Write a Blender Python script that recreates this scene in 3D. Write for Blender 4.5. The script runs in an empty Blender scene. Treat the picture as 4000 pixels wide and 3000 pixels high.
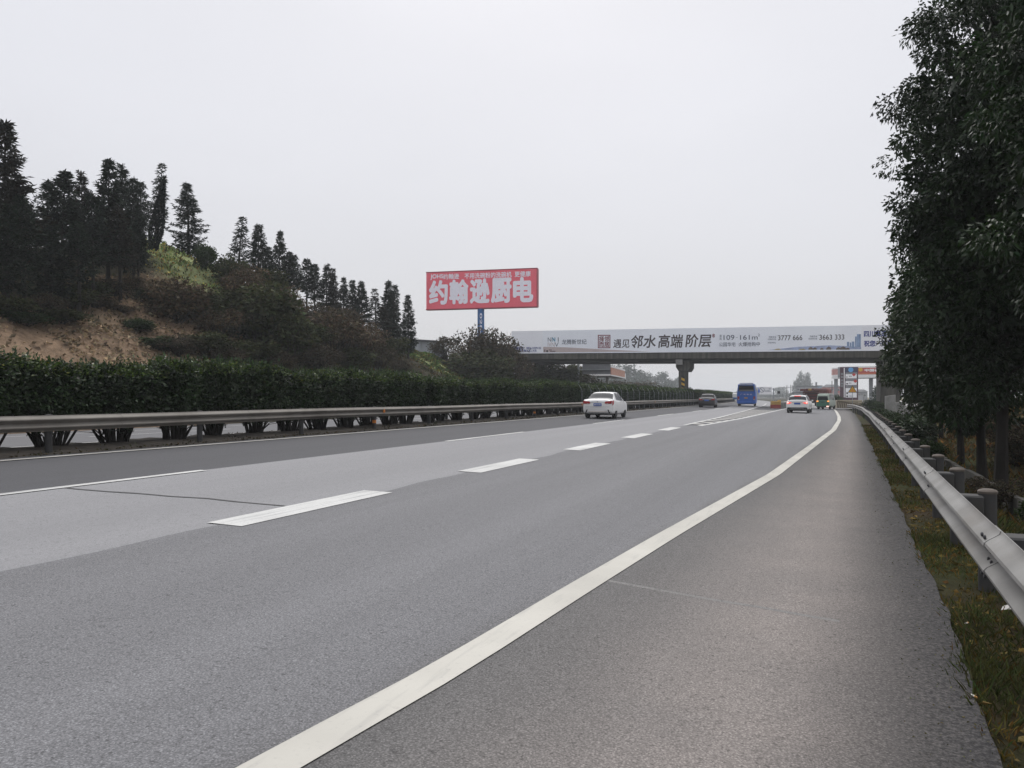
import bpy, math, random
import numpy as np
from mathutils import Vector, Matrix

random.seed(11)
rng = np.random.default_rng(11)
scene = bpy.context.scene
col = scene.collection
R = math.radians

# ------------------------------------------------------------------ camera
YAW = 0.37956
FPX, CX, HZ, CAMH = 3044.3, 2000.0, 1548.6, 1.47
cam_data = bpy.data.cameras.new('camera')
cam_data.sensor_width = 36.0
cam_data.lens = FPX / 4000.0 * 36.0
cam_data.shift_y = (HZ - 1500.0) / 4000.0
cam_data.clip_end = 5000.0
cam = bpy.data.objects.new('camera', cam_data)
cam.location = (0, 0, CAMH)
cam.rotation_euler = (R(90), 0, YAW)
col.objects.link(cam)
scene.camera = cam

# ------------------------------------------------------------------ overcast sky
SUN_EL, SUN_ROT = R(52), R(-20)
world = bpy.data.worlds.new('World')
scene.world = world
world.use_nodes = True
wn, wl = world.node_tree.nodes, world.node_tree.links
wn.clear()
w_out = wn.new('ShaderNodeOutputWorld')
w_bg = wn.new('ShaderNodeBackground')
w_bg.inputs['Strength'].default_value = 0.1
sky = wn.new('ShaderNodeTexSky')
sky.sky_type = 'NISHITA'
sky.sun_disc = False
sky.sun_elevation = SUN_EL
sky.sun_rotation = SUN_ROT
sky.air_density = 1.0
sky.dust_density = 4.0
tc = wn.new('ShaderNodeTexCoord')
sep = wn.new('ShaderNodeSeparateXYZ')
wl.new(tc.outputs['Generated'], sep.inputs[0])
ramp = wn.new('ShaderNodeValToRGB')          # cloud layer: brighter overhead, as under any overcast
ramp.color_ramp.interpolation = 'EASE'
e = ramp.color_ramp.elements
e[0].position, e[0].color = 0.0, (0.392, 0.393, 0.411, 1)
e[1].position, e[1].color = 1.0, (0.78, 0.785, 0.805, 1)
m1 = e.new(0.42); m1.color = (0.472, 0.475, 0.502, 1)
wl.new(sep.outputs['Z'], ramp.inputs['Fac'])
cn = wn.new('ShaderNodeTexNoise')
cn.inputs['Scale'].default_value = 1.6
cn.inputs['Detail'].default_value = 4.0
cn.inputs['Roughness'].default_value = 0.45
mp = wn.new('ShaderNodeMapping')
mp.inputs['Scale'].default_value = (1.0, 1.0, 2.6)
wl.new(tc.outputs['Generated'], mp.inputs[0])
wl.new(mp.outputs[0], cn.inputs['Vector'])
mr = wn.new('ShaderNodeMapRange')
mr.inputs['From Min'].default_value = 0.3
mr.inputs['From Max'].default_value = 0.7
mr.inputs['To Min'].default_value = 9.6
mr.inputs['To Max'].default_value = 10.4
wl.new(cn.outputs['Fac'], mr.inputs['Value'])
sc_ = wn.new('ShaderNodeVectorMath'); sc_.operation = 'SCALE'
wl.new(ramp.outputs['Color'], sc_.inputs[0])
wl.new(mr.outputs[0], sc_.inputs['Scale'])
mixw = wn.new('ShaderNodeMixRGB')
mixw.inputs['Fac'].default_value = 0.94
wl.new(sky.outputs[0], mixw.inputs['Color1'])
wl.new(sc_.outputs[0], mixw.inputs['Color2'])
wl.new(mixw.outputs[0], w_bg.inputs['Color'])
wl.new(w_bg.outputs[0], w_out.inputs['Surface'])

sun_d = bpy.data.lights.new('sun', 'SUN')
sun_d.energy = 1.2
sun_d.angle = R(50)
sun_d.color = (1.0, 0.975, 0.94)
sun = bpy.data.objects.new('sun', sun_d)
sun.rotation_euler = (R(90) - SUN_EL, 0, R(180) - SUN_ROT)
sun.location = (0, 0, 60)
col.objects.link(sun)

scene.view_settings.view_transform = 'Standard'
scene.view_settings.look = 'None'
scene.view_settings.gamma = 1.0
scene.view_settings.use_curve_mapping = False
scene.view_settings.exposure = 0.75
scene.cycles.max_bounces = 6
scene.cycles.volume_bounces = 1
scene.cycles.transparent_max_bounces = 8
scene.cycles.caustics_reflective = False
scene.cycles.caustics_refractive = False

# ------------------------------------------------------------------ helpers
CS, SN = math.cos(YAW), math.sin(YAW)

def ray(u, v):
    """direction (per metre of depth) of the sight line used to survey the photograph"""
    l = (u - CX) / FPX
    return (l * CS - SN, l * SN + CS, (HZ - v) / FPX)

def at(u, v, t):
    r = ray(u, v)
    return Vector((r[0] * t, r[1] * t, CAMH + r[2] * t))

def off(Y):
    """sideways drift of the motorway's centre line (a slow left-hand bend)"""
    Y = np.asarray(Y, float)
    Yc = np.minimum(Y, 210.0)
    o = -7e-5 * Yc**2 * (Y > 0) - 1.25e-6 * np.maximum(0, Yc - 60)**3
    return o - 0.114 * np.maximum(0, Y - 210)

def zr(X, Y):
    """road surface: 2.5 % crossfall falling away from the median on both sides"""
    xp = np.asarray(X, float) - off(Y)
    return np.where(xp > -15.2, -0.0247 * np.minimum(xp, 3.0), 0.372 + 0.0247 * (xp + 15.2) * 0.9)

P_Y = [-12, 2, 3.6, 5.2, 7.1, 10, 16.7, 29.4, 50, 80, 120]
P_X = [0.30, 0.64, 0.67, 0.75, 0.83, 0.90, 1.11, 1.47, 2.05, 2.75, 2.9]
R_Y = [-12, 2.38, 3.64, 5.48, 8.05, 15.15, 24, 37, 52, 62, 80, 104]
R_X = [-3.4, -2.06, -1.91, -1.78, -1.58, -0.94, -0.42, 0.33, 0.83, 1.0, 1.12, 1.15]
def p_edge(Y):
    Y = np.asarray(Y, float)
    return np.interp(Y, P_Y, P_X) + 0.010 * np.sin(Y * 1.3) + 0.008 * np.sin(Y * 5.3 + 1 + np.sin(Y)) + 0.010 * np.sin(Y * 11.3 + 2 * np.sin(Y * 1.7)) * np.sin(Y * 0.9)
def r_line(Y): return np.interp(Y, R_Y, R_X)

HY = [-400, -20, 20, 33, 38, 45, 52, 60, 78, 91, 106, 120, 150, 400]
HH = [8, 9, 10.0, 10.6, 11.8, 13.2, 11.4, 9.7, 7.6, 6.3, 6.0, 3.6, 1.8, 1.2]
def bumps(X, Y):
    return (np.sin(X * 0.9 + Y * 0.37) * np.sin(Y * 0.71 - X * 0.23) + 0.6 * np.sin(X * 2.1 - Y * 1.3 + 1.7)
            + 0.5 * np.sin(Y * 2.7 + X * 0.8))
def G(X, Y):
    X = np.asarray(X, float); Y = np.asarray(Y, float)
    xp = X - off(Y)
    H = np.interp(Y, HY, HH)
    t = np.clip((-28.6 - xp) / 18.4, 0, 1)
    hill = H * (1 - (1 - t)**1.35) * 1.0 + 0.16 * bumps(X, Y) * np.clip(t * 6, 0, 1) - 0.02
    hill = hill - np.clip((-47 - xp) / 60, 0, 1) * H * 0.55
    base = zr(X, Y) - 0.07
    pe = p_edge(Y)
    d = X - pe
    verge = zr(X, Y) - 0.03 + 0.012 * bumps(X * 3, Y * 3)
    ditch = -0.05 - 0.75 * np.clip((d - 0.75) / 1.3, 0, 1)
    bank = ditch + np.clip((d - 3.3) / 7, 0, 1) * 1.7 + np.clip((d - 11) / 40, 0, 1) * 1.5
    bank = bank + 0.07 * bumps(X, Y) * np.clip(d - 1.2, 0, 1)
    flat = -0.12
    k = np.clip((Y - 72) / 25, 0, 1)
    bank = bank * (1 - k) + flat * k
    out = np.where(xp < -28.6, hill, base)
    out = np.where(xp < -27.6, np.minimum(out, np.where(xp < -28.6, out, base - 0.25)), out)
    out = np.where(d > -0.03, np.where(d < 0.75, verge, bank + np.where(d < 2, 0.0, 0.0)), out)
    return out

def on_ground(u, v, t0=20.0, t1=220.0, step=0.25):
    """where a surveyed sight line meets the terrain"""
    r = ray(u, v)
    ts = np.arange(t0, t1, step)
    zz = CAMH + r[2] * ts - G(r[0] * ts, r[1] * ts)
    i = np.argmax(zz < 0)
    t = ts[i] if zz[i] < 0 else t1
    X, Y = r[0] * t, r[1] * t
    return X, Y, float(G(X, Y)), t

def tag(o, label=None, cat=None, group=None, kind=None):
    if label: o['label'] = label
    if cat: o['category'] = cat
    if group: o['group'] = group
    if kind: o['kind'] = kind
    return o

def empty(name, loc=(0, 0, 0), rz=0.0, label=None, cat=None, group=None, kind=None, parent=None):
    o = bpy.data.objects.new(name, None)
    o.empty_display_size = 0.2
    o.location = loc
    o.rotation_euler = (0, 0, rz)
    col.objects.link(o)
    if parent: o.parent = parent
    return tag(o, label, cat, group, kind)

class MB:
    """collects boxes, tubes and prisms; build() links them as one mesh object"""
    def __init__(s): s.v, s.f = [], []
    def add(s, vs, fs):
        b = len(s.v); s.v += [tuple(p) for p in vs]; s.f += [tuple(i + b for i in q) for q in fs]; return s
    def box(s, x0, x1, y0, y1, z0, z1):
        return s.add([(x0,y0,z0),(x1,y0,z0),(x1,y1,z0),(x0,y1,z0),(x0,y0,z1),(x1,y0,z1),(x1,y1,z1),(x0,y1,z1)],
                     [(0,3,2,1),(4,5,6,7),(0,1,5,4),(1,2,6,5),(2,3,7,6),(3,0,4,7)])
    def bbox(s, x0, x1, y0, y1, z0, z1, b=0.02):
        """box with chamfered vertical and top edges"""
        P = []
        for z, i in ((z0, 0), (z1 - b, 0), (z1, b)):
            P += [(x0+i+b,y0+i,z),(x1-i-b,y0+i,z),(x1-i,y0+i+b,z),(x1-i,y1-i-b,z),(x1-i-b,y1-i,z),(x0+i+b,y1-i,z),(x0+i,y1-i-b,z),(x0+i,y0+i+b,z)]
        F = [tuple(range(7,-1,-1)), tuple(range(16,24))]
        for r in range(2):
            for k in range(8): F.append((r*8+k, r*8+(k+1)%8, r*8+8+(k+1)%8, r*8+8+k))
        return s.add(P, F)
    def tube(s, p, q, r0, r1=None, n=8, cap=True):
        p, q = Vector(p), Vector(q); r1 = r0 if r1 is None else r1
        d = (q - p).normalized()
        a = d.orthogonal().normalized(); b = d.cross(a)
        vs = []
        for c, r in ((p, r0), (q, r1)):
            for k in range(n):
                t = 2 * math.pi * k / n
                vs.append(c + a * (r * math.cos(t)) + b * (r * math.sin(t)))
        fs = [(k, (k + 1) % n, n + (k + 1) % n, n + k) for k in range(n)]
        if cap: fs += [tuple(range(n - 1, -1, -1)), tuple(range(n, 2 * n))]
        return s.add(vs, fs)
    def path(s, pts, radii, n=6):
        for i in range(len(pts) - 1): s.tube(pts[i], pts[i+1], radii[i], radii[i+1], n, cap=(i == len(pts) - 2))
        return s
    def prism(s, poly, axis, a, b):
        """closed 2-D polygon extruded along an axis: 'y' -> (x,z), 'x' -> (y,z), 'z' -> (x,y)"""
        n = len(poly)
        def m(p, t):
            return (p[0], t, p[1]) if axis == 'y' else ((t, p[0], p[1]) if axis == 'x' else (p[0], p[1], t))
        vs = [m(p, a) for p in poly] + [m(p, b) for p in poly]
        fs = [tuple(range(n)), tuple(range(2*n-1, n-1, -1))] + [(k, n + k, n + (k+1) % n, (k+1) % n) for k in range(n)]
        return s.add(vs, fs)
    def lathe(s, c, prof, n=12, axis='z'):
        """profile [(radius, height)] turned about an axis through c"""
        vs = []
        for r, h in prof:
            for k in range(n):
                t = 2 * math.pi * k / n
                x, y = r * math.cos(t), r * math.sin(t)
                p = (x, y, h) if axis == 'z' else ((h, x, y) if axis == 'x' else (x, h, y))
                vs.append((c[0] + p[0], c[1] + p[1], c[2] + p[2]))
        fs = []
        for i in range(len(prof) - 1):
            for k in range(n): fs.append((i*n + k, i*n + (k+1) % n, (i+1)*n + (k+1) % n, (i+1)*n + k))
        fs += [tuple(range(n-1, -1, -1)), tuple(range((len(prof)-1)*n, len(prof)*n))]
        return s.add(vs, fs)
    def mesh(s, name):
        me = bpy.data.meshes.new(name); me.from_pydata(s.v, [], s.f); me.update(); return me
    def build(s, name, mat, parent=None, smooth=False, **kw):
        return link(name, s.mesh(name), mat, parent, smooth, **kw)

def recalc(me):
    import bmesh
    bm = bmesh.new(); bm.from_mesh(me); bmesh.ops.recalc_face_normals(bm, faces=bm.faces); bm.to_mesh(me); bm.free()

def link(name, me, mat=None, parent=None, smooth=False, loc=None, label=None, cat=None, group=None, kind=None, fix=True):
    o = bpy.data.objects.new(name, me)
    if mat is not None:
        if len(me.materials) == 0: me.materials.append(mat)
        elif me.materials[0] != mat:
            o.material_slots[0].link = 'OBJECT'; o.material_slots[0].material = mat
    col.objects.link(o)
    if parent is not None: o.parent = parent
    if loc is not None: o.location = loc
    if fix and len(me.polygons) < 6000 and not me.get('_ok'): recalc(me); me['_ok'] = 1
    if smooth:
        me.polygons.foreach_set('use_smooth', [True] * len(me.polygons))
        try: me.set_sharp_from_angle(angle=R(38))
        except Exception: pass
    return tag(o, label, cat, group, kind)

def np_mesh(name, V, F, tint=None):
    """fast mesh from numpy arrays; tint = colour per vertex"""
    me = bpy.data.meshes.new(name)
    n, m, k = len(V), len(F), F.shape[1]
    me.vertices.add(n); me.vertices.foreach_set('co', np.ascontiguousarray(V, np.float32).ravel())
    me.loops.add(m * k); me.loops.foreach_set('vertex_index', np.ascontiguousarray(F, np.int32).ravel())
    me.polygons.add(m); me.polygons.foreach_set('loop_start', np.arange(0, m * k, k, dtype=np.int32))
    me.update(calc_edges=True)
    if tint is not None:
        a = me.color_attributes.new('tint', 'FLOAT_COLOR', 'POINT')
        c = np.ones((n, 4), np.float32); c[:, :3] = tint
        a.data.foreach_set('color', c.ravel())
    me['_ok'] = 1
    return me

def copy_tree(o, parent=None):
    c = o.copy(); col.objects.link(c)
    if parent is not None: c.parent = parent
    for ch in list(o.children): copy_tree(ch, c)
    return c

# ------------------------------------------------------------------ materials
def nd(nt, t, **kw):
    n = nt.nodes.new(t)
    for k, v in kw.items():
        if k in n.inputs.keys(): n.inputs[k].default_value = v
        else: setattr(n, k, v)
    return n

def material(name, c, rough=0.6, metal=0.0, var=0.12, scale=2.0, stretch=(1, 1, 1), bump=0.0, bscale=60.0, spec=0.5, dirt=None, dirt_scale=1.2, dirt_amt=0.4):
    m = bpy.data.materials.new(name); m.use_nodes = True
    nt = m.node_tree; bs = nt.nodes['Principled BSDF']; L = nt.links.new
    bs.inputs['Roughness'].default_value = rough; bs.inputs['Metallic'].default_value = metal
    bs.inputs['Specular IOR Level'].default_value = spec
    t = nd(nt, 'ShaderNodeTexCoord'); mp = nd(nt, 'ShaderNodeMapping', Scale=stretch); L(t.outputs['Object'], mp.inputs[0])
    n = nd(nt, 'ShaderNodeTexNoise', Scale=scale, Detail=5.0); L(mp.outputs[0], n.inputs['Vector'])
    r = nd(nt, 'ShaderNodeMapRange'); r.inputs['From Min'].default_value = .3; r.inputs['From Max'].default_value = .7
    L(n.outputs['Fac'], r.inputs['Value'])
    mx = nd(nt, 'ShaderNodeMixRGB'); L(r.outputs[0], mx.inputs['Fac'])
    mx.inputs['Color1'].default_value = (*[x * (1 - var) for x in c], 1); mx.inputs['Color2'].default_value = (*[min(1, x * (1 + var)) for x in c], 1)
    outc = mx.outputs[0]
    if dirt:
        n2 = nd(nt, 'ShaderNodeTexNoise', Scale=dirt_scale, Detail=6.0, Roughness=0.65); L(mp.outputs[0], n2.inputs['Vector'])
        r2 = nd(nt, 'ShaderNodeMapRange'); r2.inputs['From Min'].default_value = .48; r2.inputs['From Max'].default_value = .68; r2.inputs['To Max'].default_value = dirt_amt
        L(n2.outputs['Fac'], r2.inputs['Value'])
        m2 = nd(nt, 'ShaderNodeMixRGB'); L(r2.outputs[0], m2.inputs['Fac']); L(outc, m2.inputs['Color1']); m2.inputs['Color2'].default_value = (*dirt, 1)
        outc = m2.outputs[0]
    L(outc, bs.inputs['Base Color'])
    if bump:
        b = nd(nt, 'ShaderNodeTexNoise', Scale=bscale, Detail=4.0); L(mp.outputs[0], b.inputs['Vector'])
        bp = nd(nt, 'ShaderNodeBump', Strength=bump, Distance=0.02); L(b.outputs['Fac'], bp.inputs['Height']); L(bp.outputs[0], bs.inputs['Normal'])
    return m

def glow(name, c, strength, base=(0.4, 0.02, 0.02)):
    m = material(name, base, 0.3)
    bs = m.node_tree.nodes['Principled BSDF']
    bs.inputs['Emission Color'].default_value = (*c, 1); bs.inputs['Emission Strength'].default_value = strength
    return m

def foliage(name, c, var=0.35, rough=0.5, spec=0.35, trans=0.18, scale=0.6):
    """leaf material: per-leaf tint attribute times slow noise, a little light through the blade"""
    m = bpy.data.materials.new(name); m.use_nodes = True
    nt = m.node_tree; bs = nt.nodes['Principled BSDF']; L = nt.links.new; out = nt.nodes['Material Output']
    bs.inputs['Roughness'].default_value = rough; bs.inputs['Specular IOR Level'].default_value = spec
    at_ = nd(nt, 'ShaderNodeAttribute', attribute_name='tint')
    t = nd(nt, 'ShaderNodeTexCoord'); n = nd(nt, 'ShaderNodeTexNoise', Scale=scale, Detail=3.0); L(t.outputs['Object'], n.inputs['Vector'])
    r = nd(nt, 'ShaderNodeMapRange'); r.inputs['From Min'].default_value = .3; r.inputs['From Max'].default_value = .7
    r.inputs['To Min'].default_value = 1 - var; r.inputs['To Max'].default_value = 1 + var
    L(n.outputs['Fac'], r.inputs['Value'])
    mu = nd(nt, 'ShaderNodeVectorMath', operation='MULTIPLY'); L(at_.outputs['Color'], mu.inputs[0]); mu.inputs[1].default_value = c
    sc = nd(nt, 'ShaderNodeVectorMath', operation='SCALE'); L(mu.outputs[0], sc.inputs[0]); L(r.outputs[0], sc.inputs['Scale'])
    L(sc.outputs[0], bs.inputs['Base Color'])
    tr = nd(nt, 'ShaderNodeBsdfTranslucent'); L(sc.outputs[0], tr.inputs['Color'])
    mx = nd(nt, 'ShaderNodeMixShader'); mx.inputs[0].default_value = trans
    L(bs.outputs[0], mx.inputs[1]); L(tr.outputs[0], mx.inputs[2]); L(mx.outputs[0], out.inputs['Surface'])
    return m

def asphalt(name, c, var=0.12, grain=0.75, brown=None):
    """worn asphalt: coarse chippings, slow patches, faint wheel-track streaks along the lane"""
    m = bpy.data.materials.new(name); m.use_nodes = True
    nt = m.node_tree; bs = nt.nodes['Principled BSDF']; L = nt.links.new
    bs.inputs['Roughness'].default_value = 0.85; bs.inputs['Specular IOR Level'].default_value = 0.25
    t = nd(nt, 'ShaderNodeTexCoord')
    big = nd(nt, 'ShaderNodeTexNoise', Scale=0.35, Detail=6.0, Roughness=0.6)
    mp = nd(nt, 'ShaderNodeMapping', Scale=(2.2, 0.035, 1)); L(t.outputs['Object'], mp.inputs[0]); L(mp.outputs[0], big.inputs['Vector'])
    fine = nd(nt, 'ShaderNodeTexNoise', Scale=120.0, Detail=3.0, Roughness=0.8); L(t.outputs['Object'], fine.inputs['Vector'])
    mid = nd(nt, 'ShaderNodeTexNoise', Scale=9.0, Detail=5.0, Roughness=0.7); L(t.outputs['Object'], mid.inputs['Vector'])
    chip = nd(nt, 'ShaderNodeTexVoronoi', Scale=75.0); L(t.outputs['Object'], chip.inputs['Vector'])
    def rng_(o, a, b, lo, hi):
        r = nd(nt, 'ShaderNodeMapRange'); r.inputs['From Min'].default_value = a; r.inputs['From Max'].default_value = b
        r.inputs['To Min'].default_value = lo; r.inputs['To Max'].default_value = hi; L(o, r.inputs['Value']); return r.outputs[0]
    def mul(a, b):
        q = nd(nt, 'ShaderNodeMath', operation='MULTIPLY'); L(a, q.inputs[0]); L(b, q.inputs[1]); return q.outputs[0]
    s = mul(rng_(big.outputs['Fac'], .3, .7, 1 - var, 1 + var), rng_(fine.outputs['Fac'], .3, .7, 1 - grain * .75, 1 + grain * .75))
    s = mul(s, rng_(mid.outputs['Fac'], .3, .7, 0.965, 1.035))
    s = mul(s, rng_(chip.outputs['Distance'], 0.0, 0.6, 1.0 + grain * .25, 1.0 - grain * .45))
    pit = nd(nt, 'ShaderNodeTexNoise', Scale=34.0, Detail=2.0, Roughness=0.55); L(t.outputs['Object'], pit.inputs['Vector'])
    s = mul(s, rng_(pit.outputs['Fac'], .60, .70, 1.03, 0.66))
    colr = nd(nt, 'ShaderNodeRGB'); colr.outputs[0].default_value = (*c, 1); co = colr.outputs[0]
    if brown:
        a = nd(nt, 'ShaderNodeAttribute', attribute_name='tint')
        sp = nd(nt, 'ShaderNodeSeparateColor'); L(a.outputs['Color'], sp.inputs[0])
        ms = nd(nt, 'ShaderNodeMixRGB'); L(co, ms.inputs['Color1']); ms.inputs['Color2'].default_value = (0.126, 0.124, 0.125, 1); L(sp.outputs[2], ms.inputs['Fac']); co = ms.outputs[0]   # unpolished shoulder
        mm = nd(nt, 'ShaderNodeMixRGB'); L(co, mm.inputs['Color1']); mm.inputs['Color2'].default_value = (*brown[0], 1)
        nz = nd(nt, 'ShaderNodeTexNoise', Scale=1.3, Detail=5.0); L(t.outputs['Object'], nz.inputs['Vector'])
        L(mul(sp.outputs[0], rng_(nz.outputs['Fac'], .25, .65, .7, 1.0)), mm.inputs['Fac'])
        mk = nd(nt, 'ShaderNodeMixRGB'); L(mm.outputs[0], mk.inputs['Color1']); mk.inputs['Color2'].default_value = (*brown[1], 1)
        nz2 = nd(nt, 'ShaderNodeTexNoise', Scale=45.0, Detail=3.0); L(t.outputs['Object'], nz2.inputs['Vector'])
        L(mul(sp.outputs[1], rng_(nz2.outputs['Fac'], .3, .65, .55, 1.0)), mk.inputs['Fac'])
        co = mk.outputs[0]
    sc = nd(nt, 'ShaderNodeVectorMath', operation='SCALE'); L(co, sc.inputs[0]); L(s, sc.inputs['Scale'])
    L(sc.outputs[0], bs.inputs['Base Color'])
    bp = nd(nt, 'ShaderNodeBump', Strength=0.25, Distance=0.006); L(fine.outputs['Fac'], bp.inputs['Height']); L(bp.outputs[0], bs.inputs['Normal'])
    return m

def paint(name, c, wear=0.4, under=(0.17, 0.17, 0.18), st=(26, 0.5, 1)):
    """road paint worn through in fine streaks that run with the traffic"""
    m = bpy.data.materials.new(name); m.use_nodes = True
    nt = m.node_tree; bs = nt.nodes['Principled BSDF']; L = nt.links.new
    bs.inputs['Roughness'].default_value = 0.7; bs.inputs['Specular IOR Level'].default_value = 0.3
    t = nd(nt, 'ShaderNodeTexCoord'); mp = nd(nt, 'ShaderNodeMapping', Scale=st); L(t.outputs['Object'], mp.inputs[0])
    n = nd(nt, 'ShaderNodeTexNoise', Scale=1.0, Detail=4.0, Roughness=0.6); L(mp.outputs[0], n.inputs['Vector'])
    f = nd(nt, 'ShaderNodeTexNoise', Scale=30.0, Detail=4.0, Roughness=0.7); L(t.outputs['Object'], f.inputs['Vector'])
    r = nd(nt, 'ShaderNodeMapRange'); r.inputs['From Min'].default_value = .54; r.inputs['From Max'].default_value = .70; r.inputs['To Max'].default_value = wear
    L(n.outputs['Fac'], r.inputs['Value'])
    r2 = nd(nt, 'ShaderNodeMapRange'); r2.inputs['From Min'].default_value = .58; r2.inputs['From Max'].default_value = .72; r2.inputs['To Max'].default_value = wear
    L(f.outputs['Fac'], r2.inputs['Value'])
    ad = nd(nt, 'ShaderNodeMath', operation='ADD', use_clamp=True); L(r.outputs[0], ad.inputs[0]); L(r2.outputs[0], ad.inputs[1])
    mx = nd(nt, 'ShaderNodeMixRGB'); L(ad.outputs[0], mx.inputs['Fac']); mx.inputs['Color1'].default_value = (*c, 1); mx.inputs['Color2'].default_value = (*under, 1)
    n3 = nd(nt, 'ShaderNodeTexNoise', Scale=0.8, Detail=4.0); L(t.outputs['Object'], n3.inputs['Vector'])
    r3 = nd(nt, 'ShaderNodeMapRange'); r3.inputs['To Min'].default_value = .85; r3.inputs['To Max'].default_value = 1.12; r3.inputs['From Min'].default_value = .3; r3.inputs['From Max'].default_value = .7
    L(n3.outputs['Fac'], r3.inputs['Value'])
    sc = nd(nt, 'ShaderNodeVectorMath', operation='SCALE'); L(mx.outputs[0], sc.inputs[0]); L(r3.outputs[0], sc.inputs['Scale'])
    L(sc.outputs[0], bs.inputs['Base Color'])
    return m

M = {}
M['exit_asphalt'] = asphalt('exit_asphalt', (0.190, 0.190, 0.200), brown=((0.320, 0.282, 0.262), (0.014, 0.014, 0.017)))
M['light_asphalt'] = asphalt('light_asphalt', (0.247, 0.246, 0.256), 0.08, 0.38)
M['dark_asphalt'] = asphalt('dark_asphalt', (0.078, 0.078, 0.085), 0.08, 0.4)
M['far_asphalt'] = asphalt('far_asphalt', (0.13, 0.13, 0.137), 0.08, 0.3)
M['concrete_yard'] = material('concrete_yard', (0.26, 0.255, 0.25), 0.9, var=0.1, scale=0.6)
M['paint'] = paint('white_paint', (0.52, 0.52, 0.51), 0.7)
M['paint_edge'] = paint('yellowed_paint', (0.46, 0.445, 0.405), 0.22, st=(14, 1.5, 1))
M['paint_worn'] = paint('worn_paint', (0.40, 0.39, 0.365), 0.6)
M['tar'] = material('tar', (0.05, 0.05, 0.053), 0.7)
M['zinc'] = material('zinc', (0.205, 0.202, 0.197), 0.75, 0.0, var=0.2, scale=2.6, bump=0.10, bscale=9, spec=0.3, dirt=(0.15, 0.138, 0.125), dirt_scale=0.9, dirt_amt=0.6)
M['dusty_zinc'] = material('dusty_zinc', (0.20, 0.185, 0.165), 0.75, 0.1, var=0.16, scale=1.2, dirt=(0.10, 0.085, 0.072), dirt_scale=0.7, dirt_amt=0.6)
M['post_zinc'] = material('post_zinc', (0.044, 0.044, 0.045), 0.8, 0.0, var=0.2, scale=6, dirt=(0.045, 0.04, 0.033), dirt_scale=4, dirt_amt=0.7)
M['cap_rust'] = material('cap_rust', (0.10, 0.083, 0.07), 0.8, var=0.2, scale=12)
M['reflector'] = material('reflector', (0.55, 0.17, 0.02), 0.4)
M['bolt'] = material('bolt', (0.05, 0.05, 0.055), 0.6, 0.4)
M['soil'] = material('soil', (0.034, 0.027, 0.020), 0.95, var=0.4, scale=3.0, bump=0.6, bscale=14)
M['concrete'] = material('concrete', (0.080, 0.076, 0.066), 0.9, var=0.4, scale=1.6, stretch=(1.8, 1.8, 0.12), bump=0.12, bscale=20, dirt=(0.026, 0.026, 0.025), dirt_scale=1.3, dirt_amt=0.8)
M['concrete_light'] = material('concrete_light', (0.25, 0.248, 0.24), 0.9, var=0.14, scale=1.5, dirt=(0.13, 0.13, 0.12), dirt_scale=1.0, dirt_amt=0.5)
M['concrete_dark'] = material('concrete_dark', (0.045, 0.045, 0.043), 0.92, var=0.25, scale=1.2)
M['bark'] = material('bark', (0.020, 0.017, 0.014), 0.95, var=0.35, scale=6, stretch=(1, 1, 0.25), bump=0.5, bscale=30)
M['bark_grey'] = material('bark_grey', (0.060, 0.052, 0.045), 0.95, var=0.3, scale=5)
M['twig'] = material('twig', (0.026, 0.020, 0.015), 0.95, var=0.3, scale=5)
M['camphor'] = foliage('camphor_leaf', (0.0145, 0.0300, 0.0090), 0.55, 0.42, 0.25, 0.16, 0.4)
M['camphor_hazed'] = foliage('camphor_hazed_leaf', (0.030, 0.046, 0.018), 0.5, 0.5, 0.2, 0.16, 0.4)  # paler camphor leaf for the farther trees, haze put into the colour
M['fir'] = foliage('fir_needles', (0.0175, 0.0260, 0.0170), 0.45, 0.7, 0.12, 0.06, 0.25)
M['fir_brown'] = foliage('fir_brown', (0.026, 0.024, 0.017), 0.45, 0.7, 0.1, 0.08, 0.25)
M['fir_pale'] = foliage('fir_pale', (0.022, 0.032, 0.021), 0.45, 0.7, 0.1, 0.08, 0.25)
M['cypress'] = foliage('cypress', (0.007, 0.011, 0.009), 0.3, 0.8, 0.08, 0.05, 0.4)
M['hedge'] = foliage('hedge_leaf', (0.0240, 0.0440, 0.0140), 0.55, 0.42, 0.32, 0.12, 0.9)
M['shrub_olive'] = foliage('shrub_olive', (0.052, 0.058, 0.025), 0.55, 0.75, 0.08, 0.12, 0.5)
M['shrub_red'] = foliage('shrub_red', (0.098, 0.074, 0.047), 0.55, 0.75, 0.08, 0.12, 0.4)
M['shrub_dry'] = foliage('shrub_dry', (0.070, 0.058, 0.040), 0.5, 0.8, 0.08, 0.1, 0.5)
M['shrub_green'] = foliage('shrub_green', (0.030, 0.050, 0.017), 0.4, 0.65, 0.12, 0.15, 0.6)
M['grass'] = foliage('grass_blade', (0.066, 0.076, 0.026), 0.5, 0.7, 0.12, 0.2, 0.7)
M['weed'] = foliage('weed_blade', (0.054, 0.056, 0.026), 0.5, 0.8, 0.08, 0.15, 0.25)
M['far_leaf'] = foliage('far_leaf', (0.028, 0.046, 0.028), 0.35, 0.8, 0.08, 0.1, 0.15)
M['rubble'] = material('rubble', (0.20, 0.155, 0.11), 0.95, var=0.4, scale=2)
M['black'] = material('black_rubber', (0.012, 0.012, 0.013), 0.8)
M['glass'] = material('car_glass', (0.012, 0.013, 0.016), 0.2, 0.0, var=0.05, spec=0.12)
M['tint_glass'] = material('pale_glass', (0.045, 0.047, 0.053), 0.3, 0.0, var=0.1, spec=0.06)
M['dark_window'] = material('dark_window', (0.012, 0.012, 0.015), 0.4, var=0.05, spec=0.02)
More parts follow.
